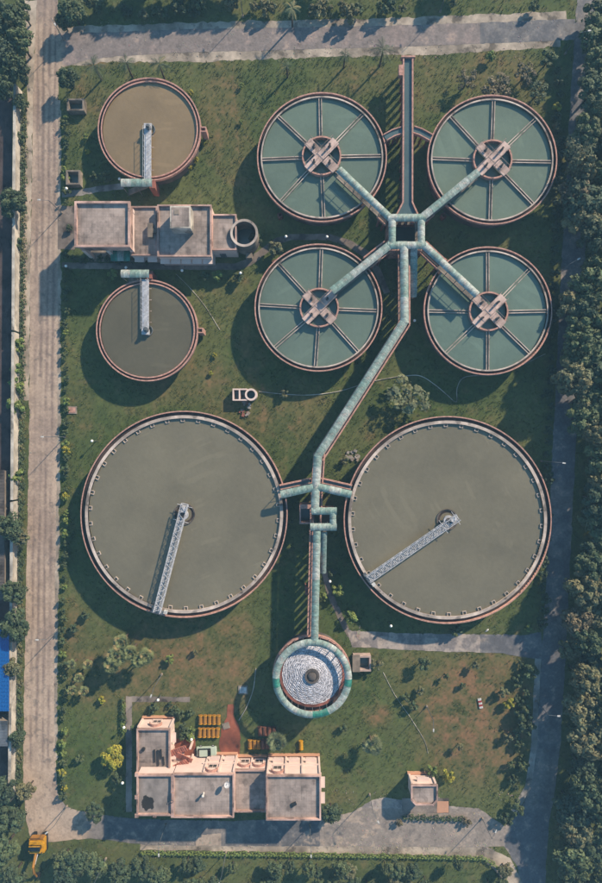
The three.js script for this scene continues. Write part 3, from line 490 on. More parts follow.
{ // cascade aerator
  const WT = 4.75, RT = 6.7, cr = U(312.2, 678.6, RT), t = thing('cascade_aerator', 'round cascade aerator with teal ring roof and foaming white steps', 'aerator', [cr.x, 0, cr.z]), k = kk(RT);
  const ro = 39.8 * S * k, ri = 32.6 * S * k; keepDisc(312.2, 678.6, 39, RT);
  part('launder_wall', ring(ro - 0.3, ro + 0.06, WT - 0.8, WT, 96), M.pink, t);
  part('wall', ring(ro - 1.1, ro - 0.7, 0, WT - 1.12, 96), M.concreteDark, t);
  part('launder_floor', ring(ri + 0.1, ro - 0.3, WT - 1.1, WT - 0.6, 96), M.launder, t);
  part('inner_wall', ring(ri - 0.36, ri + 0.1, 0.2, WT + 0.1, 96), M.pinkDeep, t);
  const n = 28;
  for (let i = 0; i < n; i++) {                                      // ring roof in separate sheets
    const a0 = i / n * Math.PI * 2 - 0.012, a1 = (i + 1) / n * Math.PI * 2 + 0.012, na = 3, nr = 6, pos = [], uv = [], idx = [];
    for (let j = 0; j <= nr; j++) for (let q = 0; q <= na; q++) { const u = j / nr, r = mix(ri, ro, u), a = mix(a0, a1, q / na), z = u * 2 - 1; pos.push(Math.cos(a) * r, RT + 0.32 * (1 - z * z) + 0.015 * (i % 2), Math.sin(a) * r); uv.push(a * 2.4, u * 0.6); }
    for (let j = 0; j < nr; j++) for (let q = 0; q < na; q++) { const v0 = j * (na + 1) + q, v1 = v0 + na + 1; idx.push(v0, v1, v0 + 1, v1, v1 + 1, v0 + 1); }
    const g = new THREE.BufferGeometry(); g.setAttribute('position', new THREE.Float32BufferAttribute(pos, 3)); g.setAttribute('uv', new THREE.Float32BufferAttribute(uv, 2)); g.setIndex(idx); g.computeVertexNormals();
    const fresh = [0, 5, 6, 13].includes(i); part('roof_sheet', keep(g), fresh ? tealNew : pick(teal), t, fresh ? 'dark teal newer roof sheet' : undefined);
    for (const r of [ri + 0.12, ro - 0.12]) part('post', box(Math.cos(a0) * r, (RT + WT - 1.1) / 2, Math.sin(a0) * r, 0.09, RT - WT + 1.1, 0.09), M.metalGrey, t);
  }
  mk('foam', 0xf6f2f0, { map: tFoam, rough: 0.6, bump: 0.03 });
  const ns = 13, r0 = 1.3, r1 = ri - 0.36, rs = mulberry(91);
  for (let i = 0; i < ns; i++) {                                     // foaming steps, each a rough lip and tread
    const a = mix(r0, r1, i / ns), b = mix(r0, r1, (i + 1) / ns) + 0.06, y = 5.5 - i * 0.06, nr = 6, na = 320, pos = [], idx = [];
    for (let j = 0; j <= nr; j++) for (let q = 0; q < na; q++) { const an = q / na * Math.PI * 2, u = j / nr, r = mix(a, b, u) + (rs() - 0.5) * 0.06 + 0.04 * Math.sin(q * 0.37 + i * 2); const lip = u > 0.7 ? -0.10 : 0.04; pos.push(Math.cos(an) * r, (j === nr ? y - 0.3 : y + lip * u) + (rs() - 0.5) * 0.03, Math.sin(an) * r); }
    for (let j = 0; j < nr; j++) for (let q = 0; q < na; q++) { const q2 = (q + 1) % na, v0 = j * na + q, v1 = j * na + q2, w0 = v0 + na, w1 = v1 + na; idx.push(v0, v1, w0, v1, w1, w0); }
    const g = new THREE.BufferGeometry(); g.setAttribute('position', new THREE.Float32BufferAttribute(pos, 3)); const uvs = []; for (let j = 0; j <= nr; j++) for (let q = 0; q < na; q++) { const w = Math.abs(q / na * 2 - 1); uvs.push(w * Math.PI * (a + b) / 2 + i * 1.7, mix(a, b, j / nr) * 1.15 + i * 0.37); }
    g.setIndex(idx); g.computeVertexNormals(); g.setAttribute('uv', new THREE.Float32BufferAttribute(uvs, 2));
    part('cascade_step', keep(g), M.foam, t);
  }
  const col = part('centre_column', [new THREE.CylinderGeometry(1.0, 1.0, 5.6, 32).translate(0, 2.8, 0), ring(1.0, 1.4, 5.2, 5.8, 40)], M.concreteDark, t);
  part('dome_cap', new THREE.SphereGeometry(0.92, 28, 14, 0, Math.PI * 2, 0, Math.PI / 2).scale(1, 0.6, 1).translate(0, 5.6, 0), M.concreteDark, col);
}
{ const a = U(305, 587.5, CH1), b = U(311.5, 594.5, CH1); solo('gate_box', 'small pink gate box clamped on the straight channel above the aerator', 'box', [boxR(a.x, b.x - 0.5, CH0 - 0.1, CH1 + 0.3, a.z, a.z + 0.25), boxR(a.x, b.x - 0.5, CH0 - 0.1, CH1 + 0.3, b.z - 0.25, b.z), boxR(a.x, a.x + 0.25, 0, CH1 + 0.3, a.z + 0.25, b.z - 0.25), boxR(a.x + 0.25, b.x - 0.5, CH0 - 0.1, CH0 + 0.4, a.z + 0.25, b.z - 0.25)], M.pinkDeep); }

// ---------------------------------------------------------------- buildings
function windowOn(parent, x, y, z, w, h, face, shade = true) {          // face: 'n','s','e','w'
  const along = face === 'n' || face === 's', d = face === 'n' || face === 'w' ? -1 : 1;
  const B = (u, v, off, su, sv, sd) => along ? box(x + u, y + v, z + d * off, su, sv, sd) : box(x + d * off, y + v, z + u, sd, sv, su);
  const p = part('window', B(0, 0, 0.03, w, h, 0.04), M.glass, parent);
  part('frame', [B(-w / 2, 0, 0.06, 0.08, h, 0.12), B(w / 2, 0, 0.06, 0.08, h, 0.12), B(0, h / 2, 0.06, w + 0.08, 0.08, 0.12), B(0, 0, 0.06, 0.06, h - 0.1, 0.1), B(0, h * 0.18, 0.055, w - 0.1, 0.05, 0.08)], M.peach, p);
  part('sill', B(0, -h / 2 - 0.07, 0.14, w + 0.3, 0.1, 0.28), M.peach, p);
  if (shade) part('sunshade', B(0, h / 2 + 0.2, 0.45, w + 0.6, 0.1, 0.9), M.peach, p);
}
function archOn(parent, x, y, z, w, d) {                               // raised arch moulding above a window
  const sh = new THREE.Shape(); sh.absarc(0, 0, w / 2, 0, Math.PI, false); sh.lineTo(-w / 2 + 0.18, 0); sh.absarc(0, 0, w / 2 - 0.2, Math.PI, 0, true);
  part('arch_moulding', new THREE.ExtrudeGeometry(sh, { depth: 0.5, bevelEnabled: false, curveSegments: 14 }).translate(x, y, z + (d < 0 ? -0.5 : 0)), M.pink, parent);
}
function block(parent, x0, y0, x1, y1, h, o = {}) {                     // px rectangle of the roof edge seen at height h
  const a = U(x0, y0, h), b = U(x1, y1, h), pw = o.pw || 0.28, ph = o.ph === undefined ? 0.55 : o.ph, base = o.base || 0, m = o.mat || M.peach, pm = o.pm || M.parapetPink;
  part('wall', boxR(a.x + 0.1, b.x - 0.1, base, h - ph - 0.05, a.z + 0.1, b.z - 0.1), m, parent);
  part('roof', boxR(a.x + 0.02, b.x - 0.02, h - ph - 0.05, h - ph + 0.02, a.z + 0.02, b.z - 0.02), M.roof, parent);
  for (const r of [[a.x, b.x, a.z, a.z + pw], [a.x, b.x, b.z - pw, b.z], [a.x, a.x + pw, a.z + pw, b.z - pw], [b.x - pw, b.x, a.z + pw, b.z - pw]]) part('parapet', boxR(r[0], r[1], h - ph, h, r[2], r[3]), pm, parent);
  keepPoly([[x0, y0], [x1, y0], [x1, y1], [x0, y1]].map(([x, y]) => [CX + (x - CX) * kk(h), CY + (y - CY) * kk(h)]));
  return { a, b, h, roofY: h - ph + 0.02 };
}
{ // pump house with chemical shed, upper side of the site
  const t = thing('pump_house', 'long flat-roofed pink pump house with round well at its end', 'building');
  // open shed on columns
  const h = 8.4, a = U(74.4, 201, h), b = U(130, 247, h);
  part('fascia', boxR(a.x + 0.3, b.x - 0.3, 5.4, h - 0.65, a.z + 0.3, b.z - 0.3), M.parapetPink, t);
  part('roof', boxR(a.x + 0.02, b.x - 0.02, h - 0.65, h - 0.55, a.z + 0.02, b.z - 0.02), M.roof, t);
  for (const r of [[a.x, b.x, a.z, a.z + 0.4], [a.x, b.x, b.z - 0.4, b.z], [a.x, a.x + 0.4, a.z + 0.4, b.z - 0.4], [b.x - 0.4, b.x, a.z + 0.4, b.z - 0.4]]) part('parapet', boxR(r[0], r[1], h - 0.55, h, r[2], r[3]), M.parapetPink, t);
  for (const x of [a.x + 0.6, mix(a.x, b.x, 0.5), b.x - 0.6]) for (const z of [a.z + 0.6, b.z - 0.6]) part('column', box(x, 2.7, z, 0.7, 5.4, 0.7), M.peach, t);
  part('back_wall', boxR(b.x - 0.5, b.x - 0.32, 0, 5.4, a.z + 1, b.z - 1), M.peach, t);
  part('platform', boxR(a.x - 0.3, b.x, 0, 0.35, a.z - 0.2, b.z + 0.2), M.concrete, t);
  const I = block(t, 130.5, 206, 157.2, 255.5, 4.8, { ph: 0.4 }), K = block(t, 157.2, 204.5, 211.5, 256.5, 6.0), E = block(t, 211.5, 214, 236.5, 250, 4.8, { ph: 0.4 });
  keepPoly([[80, 208], [140, 208], [140, 262], [80, 262]]);
  const T0 = U(170, 206, 8.6), T1 = U(190.5, 228, 8.6), tk = part('roof_tank', boxR(T0.x, T1.x, K.roofY, 8.6, T0.z, T1.z), M.whitewash, t, 'pale concrete water tank on the roof'); part('lid', [boxR(T0.x + 0.8, T0.x + 1.7, 8.6, 8.72, T0.z + 0.7, T0.z + 1.6)], M.concrete, tk);
  part('tank_top', boxR(T0.x + 0.25, T1.x - 0.25, 8.6, 8.63, T0.z + 0.25, T1.z - 0.25), M.roof, tk);
  const v0 = U(147.5, 223, 5.4), v1 = U(152.5, 237, 5.4); part('roof_vent', [boxR(v0.x, v1.x, I.roofY, 5.4, v0.z, v1.z)], M.concrete, t); part('roof_vent', [boxR(v1.x, v1.x + 0.8, I.roofY, 5.2, mix(v0.z, v1.z, 0.35), mix(v0.z, v1.z, 0.65))], M.concrete, t);
  for (let i = 0; i < 5; i++) windowOn(t, mix(K.a.x, K.b.x, (i + 0.5) / 5), 3.0, K.b.z - 0.1, 1.2, 1.5, 's');
  for (let i = 0; i < 2; i++) windowOn(t, mix(I.a.x, I.b.x, (i + 0.5) / 2), 2.4, I.b.z - 0.1, 1.2, 1.4, 's');
  const dr = part('door', boxR(E.a.x + 1.2, E.a.x + 2.4, 0, 2.3, E.b.z - 0.14, E.b.z - 0.04), M.metalGrey, t); part('handle', box(E.a.x + 2.2, 1.1, E.b.z, 0.05, 0.2, 0.08), M.metalLight, dr);
  const wc = U(244.2, 233, 5.0), w = part('round_well', ring(2.25, 2.6, 0, 5.0, 48).translate(wc.x, 0, wc.z), M.concrete, t); part('well_water', disc(2.26, 0.9, 40).translate(wc.x, 0, wc.z), M.waterWell, w); part('well_rim', ring(2.2, 2.66, 5.0, 5.1, 48).translate(wc.x, 0, wc.z), M.rimPale, w);
  keepDisc(244, 233, 14, 5);
  part('porch', [box(wc.x + 0.6, 0.8, wc.z + 3.2, 1.2, 1.6, 1.0)], M.concrete, t);
}
{ const a = U(111, 250, 3.2), b = U(130, 261, 3.2), t = thing('lean_to_canopy', 'small bright teal canopy tucked under the pump house wall', 'canopy', [(a.x + b.x) / 2, 0, (a.z + b.z) / 2]); const w = b.x - a.x, d = b.z - a.z; for (let i = 0; i < 3; i++) { const m = part('roof_sheet', arcSheet(w / 3 + 0.05, d, 0.2), i === 1 ? teal[1] : tealNew, t); m.position.set(-w / 2 + w / 6 + i * w / 3, 3.1 + 0.012 * (i % 2), 0); } for (const sx of [-0.45, 0.45]) for (const sz of [-0.42, 0.42]) part('post', box(sx * w, 1.55, sz * d, 0.1, 3.1, 0.1), M.metalGrey, t); }

mk('roofStained', 0x9a9390, { map: tex(512, 512, (u, v) => { const d = Math.hypot(u - 0.27, (v - 0.74) * 1.05), e = d + 0.16 * (fbm(u * 9, v * 9, 4, 501) - 0.5), s = 1 - smooth(0.19, 0.205, e), g = 0.82 + 0.4 * (fbm(u * 6, v * 6, 5, 511) - 0.5) + 0.1 * (hash(u * 512 | 0, v * 512 | 0, 4) - 0.5); const m = g * mix(1, 0.28, s); return [m, m * 0.98, m * 0.96]; }), bump: 0 });
{ // office building along the lower road
  const t = thing('office_building', 'L-shaped peach office building with grey flat roofs along the lower road', 'building');
  const A = block(t, 136.5, 729, 170, 772, 4.6), B = block(t, 136.5, 775, 172.5, 816, 7), C = block(t, 172.5, 774, 234, 818, 7), D = block(t, 234, 770, 266, 812.5, 4.8), E = block(t, 266, 775.5, 321, 820.5, 7);
  { const g = new THREE.PlaneGeometry(B.b.x - B.a.x - 0.56, B.b.z - B.a.z - 0.56).rotateX(-Math.PI / 2).translate((B.a.x + B.b.x) / 2, B.roofY + 0.006, (B.a.z + B.b.z) / 2); const uv = g.attributes.uv; for (let i = 0; i < uv.count; i++) uv.setY(i, 1 - uv.getY(i)); part('roof_screed', keep(g), M.roofStained, t, 'roof screed with a large black water stain'); }
  // pilasters, plinths, windows with hoods on the sunny side
  const north = (X, xs, arches, y, wn, hn) => { xs.forEach((u, i) => { const x = mix(X.a.x, X.b.x, u); windowOn(t, x, y, X.a.z + 0.1, wn, hn, 'n', !arches.includes(i)); if (arches.includes(i)) archOn(t, x, y + hn / 2 + 0.3, X.a.z + 0.1, wn + 0.9, -1); }); };
  north(A, [0.5], [0], 1.6, 1.6, 1.2); north(C, [0.62], [0], 4.3, 1.6, 1.2); north(D, [0.3, 0.75], [0, 1], 1.7, 1.6, 1.2); north(E, [0.2], [0], 4.3, 1.6, 1.2);
  north(C, [0.62, 0.88], [], 1.6, 1.4, 1.3); north(E, [0.2, 0.5, 0.82], [], 1.6, 1.4, 1.3);
  for (const [X, us] of [[A, [0.02, 0.98]], [C, [0.5, 0.74, 0.985]], [D, [0.03, 0.52]], [E, [0.02, 0.35, 0.66, 0.98]]]) for (const u of us) part('pilaster', box(mix(X.a.x, X.b.x, u), (X.h - 0.7) / 2, X.a.z - 0.02, 0.34, X.h - 0.7, 0.36), M.peach, t);
  for (const [X, u0, u1] of [[A, 0, 1], [C, 0.44, 1], [D, 0, 1], [E, 0, 1]]) part('plinth', boxR(mix(X.a.x, X.b.x, u0), mix(X.a.x, X.b.x, u1) - 0.05, 0, 0.7, X.a.z - 0.5, X.a.z - 0.24), M.orangeBrick, t);
  for (const [X, u0, u1] of [[C, 0.44, 1], [E, 0, 1]]) part('floor_band', boxR(mix(X.a.x, X.b.x, u0) + 0.06, mix(X.a.x, X.b.x, u1) - 0.06, 3.3, 3.55, X.a.z - 0.22, X.a.z + 0.08), M.peach, t);
  for (const z of [0.3, 0.7]) windowOn(t, A.b.x - 0.1, 2.0, mix(A.a.z, A.b.z, z), 1.3, 1.4, 'e'); for (const z of [0.25, 0.6]) windowOn(t, E.b.x - 0.1, 4.6, mix(E.a.z, E.b.z, z), 1.5, 1.4, 'e');
  for (let i = 0; i < 4; i++) windowOn(t, mix(C.a.x, C.b.x, (i + 0.5) / 4), 4.8, C.b.z - 0.1, 1.5, 1.4, 's'); for (let i = 0; i < 3; i++) windowOn(t, mix(E.a.x, E.b.x, (i + 0.5) / 3), 4.8, E.b.z - 0.1, 1.5, 1.4, 's');
  for (const [x, z] of [[B.a.x, B.b.z], [B.a.x, mix(B.a.z, B.b.z, 0.55)], [mix(B.a.x, B.b.x, 0.5), B.b.z], [B.b.x, B.b.z], [B.b.x, mix(B.a.z, B.b.z, 0.4)], [B.a.x, B.a.z]]) part('parapet_post', box(x, 6.72, z, 0.62, 0.66, 0.62), M.parapetPink, t);
  // entrance with three sloping red tiled canopies
  const en = U(181, 760, 3.4);
  [[-0.6, -1.7, 0.35, 3.2], [0.5, -0.2, -0.45, 3.0], [-0.3, 1.0, 0.5, 3.5]].forEach(([dx, dz, ry, y], i) => {
    const c = part('entrance_canopy', [box(0, 0, 0, 3.4, 0.14, 1.35)], M.redTile, t); c.position.set(en.x + dx, y, en.z + dz); c.rotation.set(0.35, ry, 0, 'YXZ');
    for (let q = 0; q < 9; q++) part('ridge_tile', box(-1.6 + q * 0.4, 0.1, 0, 0.16, 0.08, 1.35), q % 3 ? M.redTile : M.pinkDeep, c);
  });
  for (const [dx, dz] of [[-1.9, -2.2], [1.7, -2.0], [1.8, 0.6]]) part('column', box(en.x + dx, 1.5, en.z + dz, 0.36, 3.0, 0.36), M.peach, t);
  part('entrance_slab', boxR(en.x - 2.2, en.x + 0.4, 2.3, 2.45, en.z - 1.4, en.z + 1.6), M.deckPink, t);
  part('entrance_floor', boxR(en.x - 2.2, en.x + 2.2, 0, 0.3, en.z - 2.5, en.z + 2), M.redPaving, t);
  // rooftop bits
  const L = []; for (const [x, y, l] of [[154.5, 756, 2.4], [158, 758, 3.0], [161, 754, 1.8], [163.5, 761, 1.6]]) { const p = U(x, y, 4.2); L.push(box(p.x, A.roofY + 0.12, p.z, 0.3, 0.22, l, rr(-0.15, 0.15))); } L.forEach(g => part('roof_pipe', g, M.metalDark, t));
  { const p = U(143.5, 749, 4.2); part('roof_drum', new THREE.CylinderGeometry(0.34, 0.34, 0.5, 14).translate(p.x, A.roofY + 0.25, p.z), M.metalDark, t); }
  { const p = U(203.5, 793.5, 6.6); part('roof_vent', [new THREE.CylinderGeometry(0.18, 0.22, 0.9, 12).translate(p.x, C.roofY + 0.45, p.z), new THREE.SphereGeometry(0.28, 12, 8).translate(p.x, C.roofY + 0.95, p.z)], M.white, t); }
  { const p = U(228, 780, 6.6), d = part('dish_aerial', new THREE.SphereGeometry(0.7, 20, 8, 0, Math.PI * 2, 0, 0.9).scale(1, 0.6, 1).rotateX(2.5).translate(p.x, C.roofY + 1.7, p.z), M.metalLight, t); part('mast', rod(V(p.x, C.roofY, p.z + 0.2), V(p.x, C.roofY + 1.6, p.z), 0.06), M.metalLight, d); }
  { const p = U(294, 804, 6.6); part('roof_hatch', [box(p.x, C.roofY + 0.14, p.z, 0.9, 0.28, 0.6, 0.4), box(p.x - 0.3, C.roofY + 0.1, p.z + 0.4, 0.4, 0.2, 0.4, 0.2)], M.metalDark, t); }
  { const p = U(172.5, 798, 7); part('roof_ladder', [rod(V(p.x - 1.2, C.roofY, p.z + 1.6), V(p.x + 0.1, 7.5, p.z), 0.06), rod(V(p.x - 0.9, C.roofY, p.z + 1.9), V(p.x + 0.4, 7.5, p.z + 0.25), 0.06), box(p.x + 0.1, 7.1, p.z - 0.4, 0.5, 0.3, 1.2)], M.parapetPink, t); }
  { const p = U(323.5, 785, 4); part('wall_unit', box(p.x - 0.1, 3.6, p.z, 0.7, 0.6, 1.0), M.whitewash, t); }
}
{ // gatehouse
  const t = thing('gatehouse', 'small square peach gatehouse by the lower road junction', 'building');
  const h = 4.2, a = U(411, 785, h), b = U(438, 805.5, h), c = 0.9;
  const oct = i => { const x0 = a.x + i, x1 = b.x - i, z0 = a.z + i, z1 = b.z - i, q = c - i * 0.4; return [[x0, z0], [x1, z0], [x1, z1 - q], [x1 - q, z1], [x0 + q, z1], [x0, z1 - q]]; };
  const shp = (p) => new THREE.Shape(p.map(([x, z]) => new THREE.Vector2(x, -z))), ex = (s, y0, y1) => new THREE.ExtrudeGeometry(s, { depth: y1 - y0, bevelEnabled: false }).rotateX(-Math.PI / 2).translate(0, y0, 0);
  part('wall', ex(shp(oct(0.2)), 0, h - 0.5), M.peach, t); part('roof', ex(shp(oct(0.05)), h - 0.5, h - 0.4), M.roof, t);
  const rim = shp(oct(0)); rim.holes.push(new THREE.Path(oct(0.3).map(([x, z]) => new THREE.Vector2(x, -z)))); part('parapet', ex(rim, h - 0.4, h), M.parapetPink, t);
  windowOn(t, (a.x + b.x) / 2, 1.9, a.z + 0.2, 1.7, 1.3, 'n'); part('pilaster', box(a.x + 0.35, 1.8, a.z + 0.1, 0.4, 3.6, 0.4), M.peach, t); part('pilaster', box(b.x - 0.35, 1.8, a.z + 0.1, 0.4, 3.6, 0.4), M.peach, t); part('plinth', boxR(a.x, b.x, 0, 0.5, a.z - 0.35, a.z + 0.1), M.orangeBrick, t);
  const d = part('door', box((a.x + b.x) / 2, 1.1, b.z - 0.16, 1.0, 2.2, 0.1), M.metalGrey, t); part('handle', box((a.x + b.x) / 2 + 0.35, 1.1, b.z - 0.08, 0.05, 0.2, 0.06), M.metalLight, d);
  keepPoly([[408, 778], [438, 778], [438, 803], [408, 803]]);
}
{ // long boundary wall by the concrete road and the yard behind it
  const t = thing('boundary_wall', 'long whitewashed boundary wall beside the pale concrete road', 'wall');
  for (const [y0, y1, x0, x1] of [[84, 190, 15, 14], [194, 330, 14, 13.2], [332, 500, 13.2, 12], [502, 640, 12, 11], [642, 802, 11, 9.5]]) { const a = U(x0, y0, 2.6), b = U(x1, y1, 2.6); part('wall_panel', between(a, b, 0.42, 0, 2.6), M.whitewash, t); part('coping', between(a, b, 0.56, 2.6, 2.7, 0, -0.02, -0.02), M.whitewash, t); }
}
function shed(x0, y0, x1, y1, h, mat, label, name) { const a = U(x0, y0, h), b = U(x1, y1, h), t = thing(name, label, 'shed'); part('wall', boxR(a.x + 0.2, b.x - 0.2, 0, h - 0.1, a.z + 0.2, b.z - 0.2), M.concrete, t); const n = Math.max(2, Math.round((b.z - a.z) / 2.6)); for (let i = 0; i < n; i++) { const g = boxUV(boxR(a.x, b.x, h - 0.1 + 0.01 * (i % 2), h + 0.01 * (i % 2), mix(a.z, b.z, i / n), mix(a.z, b.z, (i + 1) / n) + 0.05)); part('roof_sheet', g, mat, t); for (let q = 0; q < 4; q++) part('rib', boxR(a.x + 0.05, b.x - 0.05, h, h + 0.06, mix(a.z, b.z, (i + (q + 0.5) / 4) / n) - 0.03, mix(a.z, b.z, (i + (q + 0.5) / 4) / n) + 0.03), mat, t); } return t; }
shed(-60, 628, 9, 711, 3.4, M.blueMetal, 'bright blue sheet-roofed shed behind the boundary wall', 'blue_shed');
shed(-60, 721, 7.5, 746, 3.0, M.greySheet, 'grey sheet-roofed shed behind the boundary wall below the blue roof', 'grey_shed');
shed(-60, 470, 4.5, 600, 2.6, M.concreteDark, 'dark flat shed roof behind the boundary wall above the blue roof', 'dark_shed');

// ---------------------------------------------------------------- pits, wells, manholes, small site things
function pit(x0, y0, x1, y1, h, label, name, mat) { const a = U(x0, y0, h), b = U(x1, y1, h), q = 0.32, t = thing(name, label, 'pit'); for (const r of [[a.x, b.x, a.z, a.z + q], [a.x, b.x, b.z - q, b.z], [a.x, a.x + q, a.z + q, b.z - q], [b.x - q, b.x, a.z + q, b.z - q]]) part('wall', boxR(r[0], r[1], 0, h, r[2], r[3]), mat, t); part('water', boxR(a.x + q, b.x - q, 0.04, 0.1, a.z + q, b.z - q), M.waterWell, t); return t; }
pit(67, 98.5, 84, 110.5, 1.5, 'concrete pit of dark water beside the tan tank near top corner', 'sump_pit', M.concrete);
pit(66, 170, 80, 184.5, 1.5, 'concrete pit of dark water beside the footpath above pump house', 'sump_pit', M.concrete);
{ const t = pit(353.5, 656, 371, 671.5, 1.8, 'small pink-rimmed pit with pale slab next to the round aerator', 'sump_pit', M.deckPink); const a = U(352.5, 655, 1.9), b = U(360, 672, 1.9); part('cover_slab', boxR(a.x, b.x, 1.8, 1.92, a.z, b.z), M.concrete, t); }
{ const h = 1.8, t = thing('settling_well', 'round well with twin box chambers on the lawn above large tank', 'well'), c = U(251, 394.5, h), a = U(232.5, 388.5, h), b = U(247, 400.5, h); part('well_wall', ring(0.82, 1.2, 0, h, 36).translate(c.x, 0, c.z), M.peach, t); part('well_water', disc(0.84, 0.12, 24).translate(c.x, 0, c.z), M.waterWell, t); const q = 0.26, m = (a.x + b.x) / 2 - 0.2; for (const r of [[a.x, b.x, a.z, a.z + q], [a.x, b.x, b.z - q, b.z], [a.x, a.x + q, a.z + q, b.z - q], [m, m + q, a.z + q, b.z - q]]) part('chamber_wall', boxR(r[0], r[1], 0, h - 0.1, r[2], r[3]), M.peach, t); part('chamber_floor', boxR(a.x + q, b.x - 0.2, 0.03, 0.12, a.z + q, b.z - q), M.waterWell, t); }
function slab(px, py, w, d, mat, label, ry = 0) { const p = U(px, py, 0.2), t = thing('manhole_cover', label, 'manhole', [p.x, 0, p.z], ry); part('frame', [box(0, 0.09, 0, w, 0.18, d)], M.concrete, t); part('lid', box(0, 0.2, 0, w * 0.72, 0.06, d * 0.7), mat, t); }
slab(72, 410, 1.9, 1.5, M.pink, 'pinkish square manhole beside hedge, above the large tank'); slab(243, 690, 1.9, 1.7, M.white, 'pale square manhole in the shadow below the straight walkway');
slab(226, 738 - 12, 1.4, 1.2, M.concrete, 'small manhole at the tip of the red paving', 0.3);
{ const p = U(480, 703), t = thing('barrier_board', 'small red and white striped board lying on the bare lawn', 'barrier', [p.x, 0.05, p.z], 0.2); for (let i = 0; i < 5; i++) part('stripe_panel', box(0, 0.1, -0.8 + i * 0.4, 0.7, 0.2, 0.4), i % 2 ? M.red : M.white, t); }
{ const p = U(487, 630), t = thing('white_sack', 'white sack slumped on the grass above the cross road', 'sack', [p.x, 0, p.z], 0.7); t.scale.setScalar(0.55); part('body', new THREE.SphereGeometry(0.45, 14, 10).scale(1.5, 0.5, 0.8).translate(0, 0.2, 0), M.white, t); part('neck', new THREE.ConeGeometry(0.22, 0.5, 10).rotateZ(1.4).translate(-0.75, 0.2, 0), M.white, t); }
{ const p = U(244, 407), t = thing('rubble_heap', 'low heap of bricks and broken concrete below the twin-chamber well', 'rubble', [p.x, 0, p.z]); for (let i = 0; i < 16; i++) part('rubble_block', box(rr(-1.2, 1.2), rr(0.1, 0.25), rr(-2.2, 2.2), rr(0.3, 0.8), rr(0.2, 0.4), rr(0.3, 0.7), rr(0, 3)), pick([M.concrete, M.pinkDeep, M.kerb]), t); }
{ const p = U(360, 455), t = thing('rubble_heap', 'low heap of grey rubble by the rim of the wooded-road settling tank', 'rubble', [p.x - 1.5, 0, p.z]); for (let i = 0; i < 14; i++) part('rubble_block', box(rr(-1.3, 1.3), rr(0.1, 0.25), rr(-1, 1), rr(0.3, 0.8), rr(0.2, 0.4), rr(0.3, 0.7), rr(0, 3)), pick([M.concrete, M.kerb]), t); }
function hose(pts, r, mat, label, name = 'hose') { const c = new THREE.CatmullRomCurve3(pts.map(([x, y]) => { const p = U(x, y); p.y = r + 0.02; return p; })); return solo(name, label, 'hose', new THREE.TubeGeometry(c, pts.length * 12, r, 6), mat); }
hose([[259, 391.5], [282, 394], [310, 395], [340, 391], [370, 382], [405, 376], [420, 376], [435, 385], [447, 395], [456, 402], [457, 388], [463, 378], [500, 374], [545, 354]], 0.09, M.whitewash, 'pale hose looping across the lawn between upper and lower tanks');
hose([[383, 672], [395, 695], [412, 720], [425, 742], [428, 753]], 0.05, M.whitewash, 'pale hose crossing the lawn towards the gatehouse');
hose([[256, 668], [253, 690], [246, 708], [239, 720]], 0.09, M.whitewash, 'pale hose curving towards the tip of the red paving');
hose([[176, 274], [190, 288], [205, 306], [220, 330]], 0.05, M.whitewash, 'thin pale hose on the lawn beside the olive tank');

// drums: built lying along z
function drum(mat) { const g = []; const body = new THREE.CylinderGeometry(0.4, 0.4, 1.75, 20).rotateX(Math.PI / 2).translate(0, 0.42, 0); g.push(body); return [g, [ring(0.38, 0.44, -0.06, 0.06, 20).rotateX(Math.PI / 2).translate(0, 0.42, -0.8), ring(0.38, 0.44, -0.06, 0.06, 20).rotateX(Math.PI / 2).translate(0, 0.42, 0.8)]]; }
const drumProto = {};
function putDrum(px, py, mat, label, group, turn) {
  const p = U(px, py, 0.4); const key = mat.name;
  if (!drumProto[key]) { const [g, b] = drum(), t = thing('chlorine_drum', label, 'drum', [p.x, 0, p.z], turn, group); part('shell', g, mat, t); b.forEach(q => part('rim_band', q, mat === M.rust ? M.rust : M.yellow, t)); part('valve_guard', new THREE.CylinderGeometry(0.14, 0.14, 0.16, 10).rotateX(Math.PI / 2).translate(0, 0.42, 0.93), M.metalGrey, t); drumProto[key] = t; }
  else copyOf(drumProto[key], label, [p.x, 0, p.z], turn, group);
}
for (let i = 0; i < 5; i++) putDrum(200.5 + i * 4.5, 719.5, M.yellowWorn, 'yellow drum in the upper five-drum row beside the red paving', 'upper row of five yellow drums', rr(-0.04, 0.04));
for (let i = 0; i < 5; i++) putDrum(200 + i * 4.4, 732.5, M.yellowWorn, 'yellow drum in the lower five-drum row beside the red paving', 'lower row of five yellow drums', rr(-0.06, 0.06) - 0.05);
for (let i = 0; i < 3; i++) putDrum(250 + i * 4.3, 744, M.yellowWorn, 'yellow drum in the trio behind the office beside rusty drums', 'three yellow drums beside the rusty drums', rr(-0.04, 0.04));
for (let i = 0; i < 3; i++) putDrum(263 + i * 4.3, 744, M.rust, 'rusty brown drum in line with the three yellow drums', 'rusty drums in line with yellow ones', rr(-0.05, 0.05));
for (let i = 0; i < 4; i++) putDrum(260 + i * 4.6, 731, M.rust, 'rusty brown drum in the row nearer the round aerator', 'rusty drums nearer the aerator', rr(-0.08, 0.08));
putDrum(301, 745, M.yellow, 'single yellow drum lying alone on grass behind the office building', undefined, 0.03);

